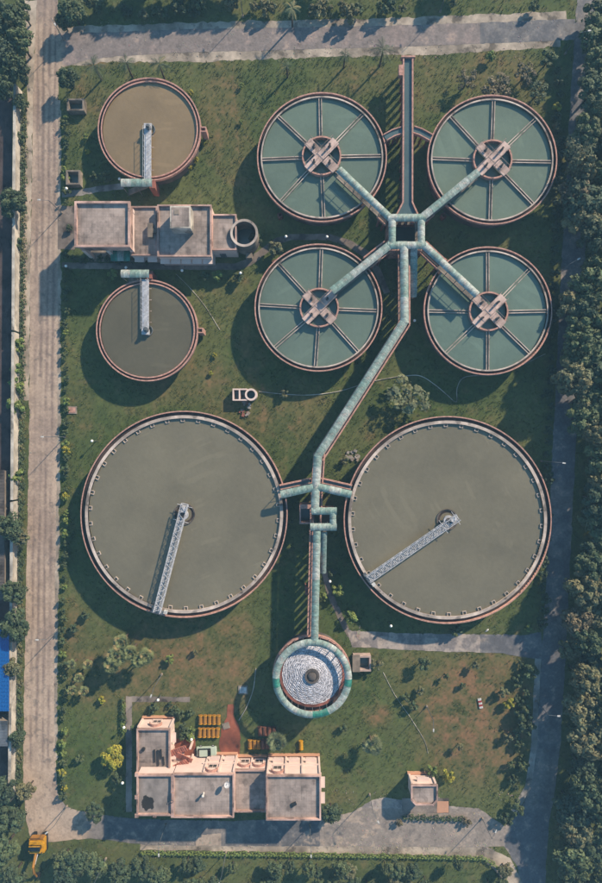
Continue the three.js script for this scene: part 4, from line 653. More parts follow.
{ // parked car by the red paving (nose to +x)
  const p = U(206.5, 751.5, 0.8), t = thing('parked_car', 'pale grey-green car parked behind the office next to red paving', 'car', [p.x, 0, p.z], 0.03);
  const prof = new THREE.Shape(); [[-1.9, 0.3], [1.85, 0.3], [1.95, 0.62], [1.8, 0.78], [0.9, 0.88], [-1.85, 0.86], [-1.95, 0.6]].forEach((q, i) => i ? prof.lineTo(...q) : prof.moveTo(...q));
  part('body', new THREE.ExtrudeGeometry(prof, { depth: 1.5, bevelEnabled: true, bevelSize: 0.07, bevelThickness: 0.07, bevelSegments: 2 }).translate(0, 0, -0.75), M.carPaint, t);
  const cab = new THREE.Shape(); [[-1.7, 0.85], [0.95, 0.85], [0.35, 1.4], [-1.3, 1.42]].forEach((q, i) => i ? cab.lineTo(...q) : cab.moveTo(...q));
  const cb = part('cabin_glass', new THREE.ExtrudeGeometry(cab, { depth: 1.3, bevelEnabled: true, bevelSize: 0.05, bevelThickness: 0.05, bevelSegments: 2 }).translate(0, 0, -0.65), M.glass, t); part('roof', box(-0.5, 1.46, 0, 1.6, 0.06, 1.3), M.carPaint, cb);
  for (const x of [-1.2, 1.25]) for (const z of [-0.78, 0.78]) { const w = part('wheel', new THREE.CylinderGeometry(0.31, 0.31, 0.2, 18).rotateX(Math.PI / 2).translate(x, 0.31, z), M.rubber, t); part('rim', new THREE.CylinderGeometry(0.19, 0.19, 0.22, 12).rotateX(Math.PI / 2).translate(x, 0.31, z), M.metalLight, w); }
  for (const z of [-0.6, 0.6]) part('headlight', box(1.93, 0.66, z, 0.08, 0.14, 0.28), M.white, t);
}
{ // excavator on the lower corner
  const p = U(39, 843.5, 1.2), t = thing('excavator', 'yellow excavator with its arm stretched down at the concrete road corner', 'excavator', [p.x, 0, p.z], 0.02);
  for (const x of [-1.05, 1.05]) { const tr = part('track', [boxR(x - 0.28, x + 0.28, 0.05, 0.75, -1.5, 1.5), ...[-1.5, 1.5].map(z => new THREE.CylinderGeometry(0.35, 0.35, 0.56, 16).rotateZ(Math.PI / 2).translate(x, 0.4, z))], M.rubber, t); for (let i = 0; i < 12; i++) part('track_shoe', box(x, 0.78, -1.4 + i * 0.255, 0.6, 0.07, 0.16), M.metalDark, tr); }
  part('slew_ring', new THREE.CylinderGeometry(0.8, 0.9, 0.5, 24).translate(0, 0.85, 0), M.metalDark, t);
  const sh = new THREE.Shape(); [[-1.35, -1.2], [1.35, -1.2], [1.4, 1.3], [-1.4, 1.3]].forEach((q, i) => i ? sh.lineTo(...q) : sh.moveTo(...q));
  const hs = part('house', new THREE.ExtrudeGeometry(sh, { depth: 0.95, bevelEnabled: true, bevelSize: 0.1, bevelThickness: 0.1, bevelSegments: 2 }).rotateX(-Math.PI / 2).translate(0, 1.15, -0.1), M.yellow, t);
  part('counterweight', boxR(-1.3, 1.3, 1.15, 2.2, -1.75, -1.32), M.yellowWorn, hs); part('engine_hood', boxR(-1.3, 1.3, 2.21, 2.6, -1.25, -0.62), M.yellow, hs); part('exhaust', new THREE.CylinderGeometry(0.08, 0.08, 0.7, 10).translate(1.1, 2.5, 0.9), M.metalDark, hs); part('front_deck', boxR(-1.3, 1.3, 2.21, 2.45, 0.4, 1.1), M.yellow, hs);
  const cab = part('cab', boxR(-1.15, 0.95, 2.21, 2.95, -0.58, 0.36), M.glass, t); part('cab_roof', boxR(-1.2, 1.0, 2.96, 3.03, -0.7, -0.5), M.yellow, cab); for (const x of [-1.2, 1.0]) part('cab_pillar', boxR(x - 0.06, x + 0.06, 2.21, 2.99, 0.3, 0.42), M.yellow, cab);
  part('boom', [rod(V(-0.2, 2.0, 1.1), V(-0.35, 3.1, 3.3), 0.3, 8), rod(V(-0.35, 3.1, 3.3), V(-0.5, 2.5, 5.0), 0.26, 8)], M.yellowWorn, t); part('stick', rod(V(-0.5, 2.5, 4.9), V(-0.65, 1.1, 6.6), 0.2, 8), M.yellowWorn, t); part('hydraulic_ram', rod(V(0.15, 2.0, 1.3), V(-0.1, 2.9, 3.0), 0.09, 8), M.metalLight, t);
  const bk = part('bucket', [boxR(-1.05, -0.2, 0.3, 1.1, 6.3, 6.42), boxR(-1.05, -0.97, 0.3, 1.1, 6.42, 7.1), boxR(-0.28, -0.2, 0.3, 1.1, 6.42, 7.1), boxR(-0.97, -0.28, 0.3, 0.4, 6.42, 7.1)], M.metalDark, t); for (let i = 0; i < 4; i++) part('tooth', box(-0.95 + i * 0.22, 0.36, 7.2, 0.08, 0.1, 0.25), M.metalGrey, bk);
}

// ---------------------------------------------------------------- lamps
function streetLamp(px, py, turn, label, h = 6.2, arm = 1.5) {
  const p = U(px, py), t = thing('street_lamp', label, 'street lamp', [p.x, 0, p.z], turn, 'street lamps');
  part('base', new THREE.CylinderGeometry(0.2, 0.24, 0.5, 12).translate(0, 0.25, 0), M.concrete, t);
  part('pole', new THREE.CylinderGeometry(0.045, 0.085, h, 10).translate(0, h / 2, 0), M.metalGrey, t);
  const a = part('arm', rod(V(0, h - 0.1, 0), V(arm, h + 0.25, 0), 0.04), M.metalGrey, t); part('lamp_head', [box(arm + 0.22, h + 0.27, 0, 0.6, 0.12, 0.24)], M.white, a);
}
for (const [x, y, r, l] of [
  [65, 437, Math.PI, 'street lamp over the concrete road beside the large tank'], [62, 213, Math.PI, 'street lamp over the concrete road beside the pump house apron'], [60, 629, Math.PI, 'street lamp over the concrete road beside the blue-roofed shed'],
  [67, 806, Math.PI + 0.7, 'street lamp at the corner above the yellow excavator'], [166, 824, -1.5, 'street lamp standing close to the office building wall'], [310, 825, -1.5, 'street lamp by the lit corner of the office building'],
  [369.5, 794, -1.0, 'street lamp at the junction beside the gatehouse forecourt'], [64, 40, -1.0, 'street lamp where the two upper roads meet by the bushy tree'], [243, 17, 1.57, 'street lamp on the upper verge over the asphalt road'], [440, 12, 1.57, 'street lamp on the upper verge near the open channel'], [565, 54, 0.1, 'street lamp over the dark asphalt road near the top corner'], [556, 273, 0.5, 'street lamp over the dark asphalt road beside upper green tanks'], [541, 461, -0.1, 'street lamp over the dark asphalt road beside the settling tank'], [536, 701, 0, 'street lamp over the dark asphalt road below the cross road'], [426.5, 706, -1.6, 'slim lamp pole on the bare lawn above the gatehouse'], [162, 674, -1.9, 'slim lamp pole on the brown lawn beside the fan palm'], [106, 858, -1.9, 'slim lamp pole among the bushes below the office road'], [226, 852, -1.9, 'slim lamp pole in the planting below the office building'], [482, 818, 1.2, 'short lamp pole at the junction near the gatehouse hedge']]) streetLamp(x, y, r, l);
let lampProto;
for (const [x, y, l] of [[66, 266, 'white globe lamp at the road end of the pump house footpath'], [126, 267.5, 'white globe lamp beside the olive tank stair canopy'], [182, 270.5, 'white globe lamp on the footpath below the pump house middle'], [240.5, 273, 'white globe lamp where the footpath starts to curve'], [286, 236.5, 'white globe lamp on the footpath crest beside green tank'], [327, 236.8, 'white globe lamp on the footpath close to the walkway arm'], [414.6, 320.5, 'white globe lamp at the bend of the long walkway'], [330, 581.5, 'white globe lamp beside the footpath below the stair canopy'], [66.5, 188.5, 'white globe lamp beside the footpath to the tan tank'], [119.5, 179, 'white globe lamp at the tan tank stair canopy'], [124, 727.5, 'white globe lamp beside the office side path, upper one'], [122.5, 783, 'white globe lamp beside the office side path, lower one'], [191.5, 739.5, 'white globe lamp next to the yellow drum rows'], [391, 626, 'white globe lamp below the settling tank near the cross road'], [92, 441, 'white globe lamp on the lawn by the large tank rim'], [158, 700, 'white globe lamp above the office roof on path corner']]) {
  const p = U(x, y, 2.4);
  if (!lampProto) { lampProto = thing('globe_lamp', l, 'garden lamp', [p.x, 0, p.z], 0, 'white globe garden lamps'); part('post', new THREE.CylinderGeometry(0.05, 0.08, 2.2, 10).translate(0, 1.1, 0), M.metalGrey, lampProto); part('globe', new THREE.SphereGeometry(0.27, 18, 12).translate(0, 2.4, 0), M.globe, lampProto); }
  else copyOf(lampProto, l, [p.x, 0, p.z]);
}

// ---------------------------------------------------------------- plants
function leafGeo(seed, n, leaf, o = {}) {                              // unit crown: leaf faces in clumps, centred on the origin, radius about 1
  const r = mulberry(seed), nc = o.clumps || 14, C = [], flat = o.flat || 0.8, pos = new Float32Array(n * 12), nor = new Float32Array(n * 12), col = new Float32Array(n * 12), uv = new Float32Array(n * 8), idx = [];
  for (let i = 0; i < nc; i++) { const a = i * 2.399 + r() * 0.8, e = Math.asin(-0.35 + 1.3 * (i + 0.5) / nc > 1 ? 1 : -0.35 + 1.3 * (i + 0.5) / nc), d = (i < 2 ? 0.1 : 0.58 + 0.3 * r()); C.push([Math.cos(a) * Math.cos(e) * d, Math.sin(e) * d * flat, Math.sin(a) * Math.cos(e) * d, 0.2 + 0.16 * r(), 0.75 + 0.5 * r(), r()]); }
  const w = V(), u = V(), q = V(), nn = V();
  for (let i = 0; i < n; i++) {
    const c = C[Math.floor(r() * nc)], a = r() * 6.283, z = r() * 2 - 0.85, s = Math.sqrt(Math.max(0, 1 - Math.min(1, z * z))), rad = c[3] * (0.55 + 0.5 * Math.sqrt(r())) * (r() < 0.06 ? 1.35 : 1);
    nn.set(Math.cos(a) * s, z, Math.sin(a) * s); const px = c[0] + nn.x * rad, py = c[1] + nn.y * rad, pz = c[2] + nn.z * rad;
    w.set(nn.x + (r() - 0.5) * 1.5, nn.y + 0.35 + (r() - 0.5) * 1.2, nn.z + (r() - 0.5) * 1.5).normalize(); u.set(r() - 0.5, r() - 0.5, r() - 0.5).cross(w).normalize(); q.crossVectors(w, u);
    const L = leaf * (0.6 + 0.8 * r()), B = L * (0.45 + 0.25 * r()), v = c[4] * (0.75 + 0.5 * r()), hue = (c[5] - 0.5) * 0.22 + (r() - 0.5) * 0.2;
    [[-L, 0, 0], [0, B, L * 0.18], [L, 0, -L * 0.12], [0, -B, L * 0.18]].forEach(([x, y, h], j) => { const k = (i * 4 + j) * 3; pos[k] = px + u.x * x + q.x * y + w.x * h; pos[k + 1] = py + u.y * x + q.y * y + w.y * h; pos[k + 2] = pz + u.z * x + q.z * y + w.z * h; nor[k] = w.x; nor[k + 1] = w.y; nor[k + 2] = w.z; col[k] = v * (1 + hue); col[k + 1] = v; col[k + 2] = v * (1 - hue * 0.8); });
    idx.push(i * 4, i * 4 + 2, i * 4 + 1, i * 4, i * 4 + 3, i * 4 + 2);
  }
  const g = new THREE.BufferGeometry(); g.setAttribute('position', new THREE.BufferAttribute(pos, 3)); g.setAttribute('normal', new THREE.BufferAttribute(nor, 3)); g.setAttribute('color', new THREE.BufferAttribute(col, 3)); g.setAttribute('uv', new THREE.BufferAttribute(uv, 2)); g.setIndex(idx); return keep(g);
}
const leafMat = (name, r, g, b) => M[name] = new THREE.MeshStandardMaterial({ name, color: new THREE.Color().setRGB(r, g, b), roughness: 0.75, vertexColors: true, side: THREE.DoubleSide });
leafMat('leafDark', 0.048, 0.074, 0.034); leafMat('leafMid', 0.074, 0.102, 0.042); leafMat('leafOlive', 0.128, 0.128, 0.062); leafMat('leafBright', 0.15, 0.20, 0.05); leafMat('leafYellow', 0.28, 0.26, 0.03); leafMat('leafBrown', 0.125, 0.105, 0.06); leafMat('leafPale', 0.14, 0.155, 0.075); leafMat('leafBlue', 0.038, 0.066, 0.036);
const bigCrowns = [1, 2, 3, 4, 5].map(i => leafGeo(1000 + i * 17, 2600, 0.092, { clumps: 17 + i, flat: 0.75 }));
const bushCrowns = [1, 2, 3, 4].map(i => leafGeo(2000 + i * 13, 620, 0.15, { clumps: 9, flat: 0.9 }));
const thinCrowns = [1, 2].map(i => leafGeo(3000 + i * 13, 700, 0.10, { clumps: 12, flat: 0.8 }));
const trunkGeos = [0, 1, 2].map(i => { const r = mulberry(50 + i), g = []; g.push(new THREE.CylinderGeometry(0.045, 0.075, 1, 8).translate(0, 0.5, 0)); for (let j = 0; j < 6; j++) { const a = j * 1.05 + r(), e = V(Math.cos(a) * (0.3 + 0.25 * r()), 1.25 + 0.35 * r(), Math.sin(a) * (0.3 + 0.25 * r())); g.push(rod(V(0, 0.72 + 0.2 * r(), 0), e, 0.024, 5)); } const m = mergeGeometries(g.map(boxUV)); return keep(m); });
let tSeed = 0;
function tree(px, py, rpx, h, mat, label, group, o = {}) {            // px: crown centre as seen; h: tree height
  const cy = h * 0.62, p = U(px, py, cy), r = rpx * S * kk(cy) * 1.08, t = thing(o.name || 'tree', label, o.cat || 'tree', [p.x, 0, p.z], rr(0, 6.28), group), set = o.set || bigCrowns;
  const tr = part('trunk', trunkGeos[tSeed % 3], M.bark, t); tr.scale.set(r * 0.9 + 0.6, cy, r * 0.9 + 0.6); tr.scale.y = cy * 0.72;
  const c = part('crown', set[tSeed++ % set.length], mat, t); c.position.y = cy; c.scale.set(r * rr(0.92, 1.1), h - cy, r * rr(0.92, 1.1)); return t;
}
const stemG = keep(boxUV(new THREE.CylinderGeometry(0.04, 0.07, 1, 6).translate(0, 0.5, 0)));
function bush(px, py, rpx, mat, label, group, hf = 1.3, o = {}) {
  const r = rpx * S, hgt = r * 2 * hf * 0.8, cy = hgt * 0.52, p = U(px, py, cy), t = thing(o.name || 'shrub', label, 'shrub', [p.x, 0, p.z], rr(0, 6.28), group);
  const st = part('stem', stemG, M.bark, t); st.scale.set(1, cy, 1); const c = part('crown', pick(o.set || bushCrowns), mat, t); c.position.y = cy; c.scale.set(r * rr(1.15, 1.35), hgt * 0.56, r * rr(1.15, 1.35)); return t;
}
const hedgeSec = [1, 2].map(i => leafGeo(4000 + i * 7, 300, 0.15, { clumps: 10, flat: 1 }));
function hedge(pts, w, hgt, mats, label, step) {                       // a continuous hedge: sections of clipped leaf along a line (photo pixels)
  const t = thing('hedge', label, 'hedge'), rs = mulberry(pts.length * 31 + Math.round(pts[0][0]));
  for (let i = 0; i + 1 < pts.length; i++) { const a = U(...pts[i]), b = U(...pts[i + 1]), n = Math.max(1, Math.round(a.distanceTo(b) / step)); for (let j = 0; j < n; j++) { const u = (j + 0.5) / n, m = part('hedge_section', hedgeSec[(i + j) % 2], mats[Math.floor(rs() * mats.length)], t); m.position.set(mix(a.x, b.x, u) + (rs() - 0.5) * 0.2, hgt * 0.5, mix(a.z, b.z, u)); m.rotation.y = Math.atan2(-(b.z - a.z), b.x - a.x); m.scale.set(step * 0.68, hgt * 0.55 * (0.85 + 0.3 * rs()), w * (0.5 + 0.16 * rs())); } }
  return t;
}
// wooded strip beyond the dark asphalt road
{
  const rs = mulberry(404), edge = y => y < 60 ? 592 : y < 110 ? 586 : y < 240 ? mix(578, 570, (y - 110) / 130) : y < 300 ? 580 : y < 420 ? 574 : y < 560 ? 588 : y < 620 ? 578 : y < 800 ? 574 : 566;
  const mats = ['leafDark', 'leafDark', 'leafMid', 'leafBlue', 'leafOlive', 'leafMid']; const words = { leafDark: 'dark green', leafMid: 'mid green', leafBlue: 'blue-green', leafOlive: 'olive', leafBrown: 'brownish' };
  const put = (x, y, r, m) => { if (x > 645) return; const back = x < edge(y) + 18 ? 'at the roadside' : x < 602 ? 'set back' : 'behind'; const sec = y < 90 ? 'at the top corner' : y < 230 ? 'beside the upper green tank' : y < 380 ? 'beside the lower green tank' : y < 500 ? 'by settling tank upper half' : y < 640 ? 'by settling tank lower half' : y < 760 ? 'beside the bare lawn' : 'below the bare lawn'; tree(x, y, r, (y < 160 ? 4.6 : 6) + rs() * (y < 160 ? 2 : 4), M[m], `${words[m]} tree ${back} in wooded strip ${sec}`, `${words[m]} trees ${back} in the wooded strip ${sec}`); };
  for (let y = 20; y < 905; y += 22) { let x = edge(y) + 6 + rs() * 9; while (x < 650) { const r = 10 + rs() * 9; put(x, y + (rs() - 0.5) * 14, r, y > 120 && y < 230 && rs() < 0.35 ? 'leafOlive' : mats[Math.floor(rs() * mats.length)]); x += 21 + rs() * 12; } }
  for (const [x, y, r, m] of [[579, 150, 14, 'leafOlive'], [574, 195, 13, 'leafBrown'], [572, 308, 16, 'leafOlive'], [578, 345, 14, 'leafMid'], [571, 378, 17, 'leafOlive'], [590, 400, 15, 'leafMid'], [577, 622, 15, 'leafBrown'], [569, 648, 11, 'leafOlive']]) put(x, y, r, m);
}
// trees behind and beside the boundary wall
for (const [x, y, r, h, m, l] of [
  [8, 20, 15, 8, 'leafDark', 'dark tree at the top corner behind the concrete road'], [20, 42, 13, 7.5, 'leafMid', 'mid green tree near the top corner beside the concrete road'], [4, 55, 14, 8, 'leafBlue', 'blue-green tree near the top corner at the picture edge'], [17, 70, 12, 7, 'leafDark', 'dark tree just above the start of the boundary wall'], [22, 12, 9, 6, 'leafMid', 'smaller green tree hugging the concrete road at the top'], [4, 88, 11, 7, 'leafDark', 'dark tree over the upper end of the boundary wall'],
  [13, 203, 13, 6.5, 'leafDark', 'dark tree overhanging the boundary wall opposite the pump house'], [21, 103, 7, 4, 'leafMid', 'small green tree in the strip below the wall start'], [10, 527, 13, 6.5, 'leafDark', 'dark tree overhanging the boundary wall beside the large tank'], [20, 536, 9, 5, 'leafOlive', 'olive tree beside the wall next to the large tank'], [14, 592, 12, 6, 'leafDark', 'dark tree on the wall above the blue roof'], [15, 625, 14, 6.5, 'leafDark', 'big dark tree overhanging the blue roof'], [12, 668, 8, 4.5, 'leafOlive', 'thin olive tree on the wall beside the blue roof'], [18, 738, 8, 4.5, 'leafDark', 'dark small tree on the wall beside the grey shed'], [4, 790, 12, 6.5, 'leafBlue', 'blue-green tree at the lower end of the boundary wall'],
  [10, 818, 13, 6.5, 'leafDark', 'dark tree beside the yellow excavator'], [4, 848, 14, 6.5, 'leafMid', 'green tree at the picture edge below the wall'], [13, 876, 11, 6, 'leafDark', 'dark tree behind the excavator arm'], [26, 790, 8, 5, 'leafOlive', 'olive tree beside the concrete road near the wall end'],
  [63, 859, 10, 4.5, 'leafMid', 'green bushy tree beside the excavator arm'], [76, 862, 13, 5, 'leafDark', 'dark bushy tree below the concrete road corner'], [96, 866, 11, 4.5, 'leafMid', 'green bushy tree below the office road'], [66, 878, 12, 5, 'leafBlue', 'blue-green bushy tree at the lower picture edge'], [120, 872, 12, 4.5, 'leafDark', 'dark bushy tree next to the slim lamp pole'], [143, 868, 11, 4.5, 'leafDark', 'dark bushy tree below the stained office roof'], [160, 876, 10, 4, 'leafMid', 'green bushy tree at the lower edge below the office'],
  [68, 78, 10, 5, 'leafDark', 'round dark tree at the corner of the two upper roads'], [73, 12, 12, 5.5, 'leafMid', 'green tree above the upper road junction'], [63, 22, 7, 4, 'leafDark', 'dark shrubby tree beside the upper road junction'], [95, 812, 9, 4.2, 'leafDark', 'dark tree at the corner of the office road'], [331, 812, 9, 4.5, 'leafDark', 'dark round tree at the lit corner of the office building'], [113, 757, 11, 3.6, 'leafYellow', 'yellow flowering tree beside the office building'],
]) tree(x, y, r, h, M[m], l);
for (const [x, y, r] of [[130, -34, 15], [158, -40, 16], [190, -36, 15], [222, -42, 16], [250, -38, 14], [330, -40, 13], [470, -44, 14]]) tree(x, y, r, 8, M.leafDark, 'tall dark tree beyond the top edge shading the rough strip', 'tall trees beyond the top edge');
// plantation below the lower road
{ const rs = mulberry(77); for (let x = 182; x < 512; x += 15) for (const y0 of [868, 886]) { const r = 4 + rs() * 5, m = rs() < 0.5 ? 'leafDark' : rs() < 0.6 ? 'leafMid' : 'leafOlive'; if (rs() < 0.7) { const w = m === 'leafDark' ? 'dark' : m === 'leafMid' ? 'mid green' : 'olive', at = `${y0 < 880 ? 'in the row nearer the hedge' : 'in the row at the picture edge'} ${x < 235 ? 'below the office wing' : x < 325 ? 'below the long office block' : x < 400 ? 'below the junction lamp' : 'below the gatehouse'}`; tree(x + rs() * 9, y0 + rs() * 9 - 4, r, 2.6 + rs() * 1.8, M[m], `${w} young tree ${at}`, `${w} young trees ${at}`); } } }
// dry trees and saplings on the lawns
for (const [x, y, r, h, m, l] of [[467, 80, 10, 3.6, 'leafBrown', 'thin brownish tree on the lawn beside the curved track'], [497, 86, 14, 3.8, 'leafBrown', 'wide thin brownish tree above the upper green tank'], [525, 74, 10, 3.4, 'leafBrown', 'thin brownish tree between curved track and dark road'], [538, 92, 11, 3.4, 'leafDark', 'thin dark tree close to the dark road near top'], [548, 60, 9, 3.4, 'leafMid', 'thin green tree at the dark road top corner'], [407, 397, 19, 4.2, 'leafPale', 'wide pale silvery tree between the upper and large tanks'], [424, 664, 7, 3.2, 'leafMid', 'round green tree on the lawn below the cross road'], [446, 676, 3, 2, 'leafMid', 'tiny sapling on the bare lawn below the cross road'], [460, 747, 4, 2.2, 'leafOlive', 'small ragged sapling on the bare lawn above gatehouse'], [377, 664, 6, 2.6, 'leafOlive', 'loose olive tree next to the pink-rimmed pit'], [476, 665, 4, 2.2, 'leafOlive', 'ragged sapling on the lawn under the cross road middle']]) tree(x, y, r, h, M[m], l, undefined, { set: r > 9 ? thinCrowns : bushCrowns });

// palms
const frondG = (() => { const pos = [], idx = [], col = []; const n = 13; for (let i = 0; i < n; i++) for (const s of [-1, 1]) { const u = 0.14 + 0.86 * i / n, x = u, y = 0.34 * u - 0.62 * u * u, l = 0.27 * Math.sin(Math.PI * (0.12 + 0.84 * u)) + 0.05, b = pos.length / 3; pos.push(x, y, 0, x + 0.032, y - 0.005, 0, x + 0.13, y - 0.06 - l * 0.3, s * l * 0.75); idx.push(b, b + 1, b + 2); } const b = pos.length / 3; for (let i = 0; i <= 5; i++) { const u = i / 5, y = 0.34 * u - 0.62 * u * u; pos.push(u, y + 0.006, 0.014 * (1.2 - u), u, y + 0.006, -0.014 * (1.2 - u)); } for (let i = 0; i < 5; i++) { const q = b + i * 2; idx.push(q, q + 1, q + 2, q + 1, q + 3, q + 2); } for (let i = 0; i < pos.length / 3; i++) { const v = 0.9 + 0.2 * ((i * 37 % 11) / 11); col.push(v, v, v); } const g = new THREE.BufferGeometry(); g.setAttribute('position', new THREE.Float32BufferAttribute(pos, 3)); g.setAttribute('color', new THREE.Float32BufferAttribute(col, 3)); g.setIndex(idx); g.computeVertexNormals(); g.setAttribute('uv', new THREE.Float32BufferAttribute(new Float32Array(pos.length / 3 * 2), 2)); return keep(g); })();
const fanG = (() => { const pos = [], idx = [], col = []; const n = 13; for (let i = 0; i < n; i++) { const a0 = -1.9 + 3.8 * i / n, am = -1.9 + 3.8 * (i + 0.5) / n, a1 = -1.9 + 3.8 * (i + 1) / n, b = pos.length / 3, q = 0.5, r = 0.5 - 0.08 * Math.abs(i - 6) / 6; pos.push(0.5, 0.02, 0, 0.5 + q * 0.6 * Math.cos(a0), 0.04, q * 0.6 * Math.sin(a0), 0.5 + r * Math.cos(am), -0.1 - 0.05 * (i % 2), r * Math.sin(am), 0.5 + q * 0.6 * Math.cos(a1), 0.0, q * 0.6 * Math.sin(a1)); idx.push(b, b + 1, b + 2, b, b + 2, b + 3); } const b = pos.length / 3; pos.push(0, -0.06, 0.012, 0, -0.06, -0.012, 0.5, 0.025, 0.01, 0.5, 0.025, -0.01); idx.push(b, b + 1, b + 2, b + 1, b + 3, b + 2); for (let i = 0; i < pos.length / 3; i++) { const v = 0.8 + 0.4 * ((i * 29 % 13) / 13); col.push(v, v, v); } const g = new THREE.BufferGeometry(); g.setAttribute('position', new THREE.Float32BufferAttribute(pos, 3)); g.setAttribute('color', new THREE.Float32BufferAttribute(col, 3)); g.setIndex(idx); g.computeVertexNormals(); g.setAttribute('uv', new THREE.Float32BufferAttribute(new Float32Array(pos.length / 3 * 2), 2)); return keep(g); })();
const palmTrunk = keep(boxUV(new THREE.CylinderGeometry(0.14, 0.2, 1, 10).translate(0, 0.5, 0)));
leafMat('palmGreen', 0.17, 0.20, 0.10); leafMat('palmDark', 0.045, 0.07, 0.035); leafMat('palmDry', 0.34, 0.27, 0.12); leafMat('fanPale', 0.19, 0.22, 0.095);
function palm(px, py, rpx, h, label, o = {}) {
  const p = U(px, py, h), r = rpx * S * kk(h), t = thing('palm_tree', label, 'palm tree', [p.x, 0, p.z], rr(0, 6), o.group), tr = part('trunk', palmTrunk, M.palmBark, t); tr.scale.set(o.thin || 1, h, o.thin || 1);
  const n = o.n || 15; for (let i = 0; i < n; i++) { const up = (i * 7 % n) / n, f = part('frond', o.fan ? fanG : frondG, R() < (o.dry || 0.05) ? M.palmDry : o.mat || M.palmGreen, t), l = r * rr(0.85, 1.12) * (up > 0.75 ? 0.75 : 1); f.position.y = h - 0.05 + 0.15 * up; f.scale.set(l, l * (o.fan ? 1 : 1), l); f.rotation.set(rr(-0.2, 0.2), i * 2.399 + rr(-0.2, 0.2), (o.fan ? 1.1 * up - 0.25 : 0.65 * up - 0.25), 'YZX'); }
}
palm(94, 66, 12, 4.4, 'tall feathery palm above the tan tank, nearest the concrete road', { mat: M.palmDark }); palm(126, 63, 10, 4.6, 'feathery palm on the verge directly above the tan tank', { mat: M.palmDark }); palm(159, 64, 11, 4.8, 'feathery palm on the verge up and across from the tan tank', { mat: M.palmDark });
palm(292, 8, 10, 5, 'palm with brown trunk mound on the strip above asphalt road', { dry: 0.25 }); palm(383, 50, 13, 5, 'feathery palm on the verge beside the open channel end', { mat: M.palmDark }); palm(345, 55, 8, 4, 'small feathery palm on the verge above the green tank', { mat: M.palmDark }); palm(287, 66, 7, 3.6, 'small dark palm on the lawn above the green tank', { mat: M.palmDark });
for (const [x, y, r, l] of [[121, 642, 9, 'upper crown'], [117, 656, 11, 'lower outer crown'], [130, 652, 9, 'middle crown'], [138, 660, 8, 'inner lower crown'], [146, 656, 9, 'crown farthest from the concrete road'], [112, 665, 9, 'lowest crown']]) palm(x, y, r, 4.6, `pale fan palm in the big clump below large tank, ${l}`, { fan: 1, n: 26, mat: M.fanPale, dry: 0.12, group: 'big clump of pale fan palms' });
[[72, 664, 'upper one by the hedge'], [88, 664, 'upper one toward the big clump'], [79, 678, 'middle one'], [72, 690, 'lower one by the hedge'], [84, 691, 'lowest one']].forEach(([x, y, l]) => palm(x, y, 5.5, 2.2, `small pale fan palm in the five near the hedge, ${l}`, { fan: 1, n: 16, mat: M.fanPale, dry: 0.3, group: 'five small fan palms near the hedge' }));
palm(277, 741, 10.5, 2.9, 'spreading palm beside the drums behind the office building', { fan: 1, n: 34, mat: M.palmGreen }); palm(372, 745, 11, 3.6, 'spreading palm alone on the lawn near the gatehouse', { fan: 1, n: 30, mat: M.palmGreen });

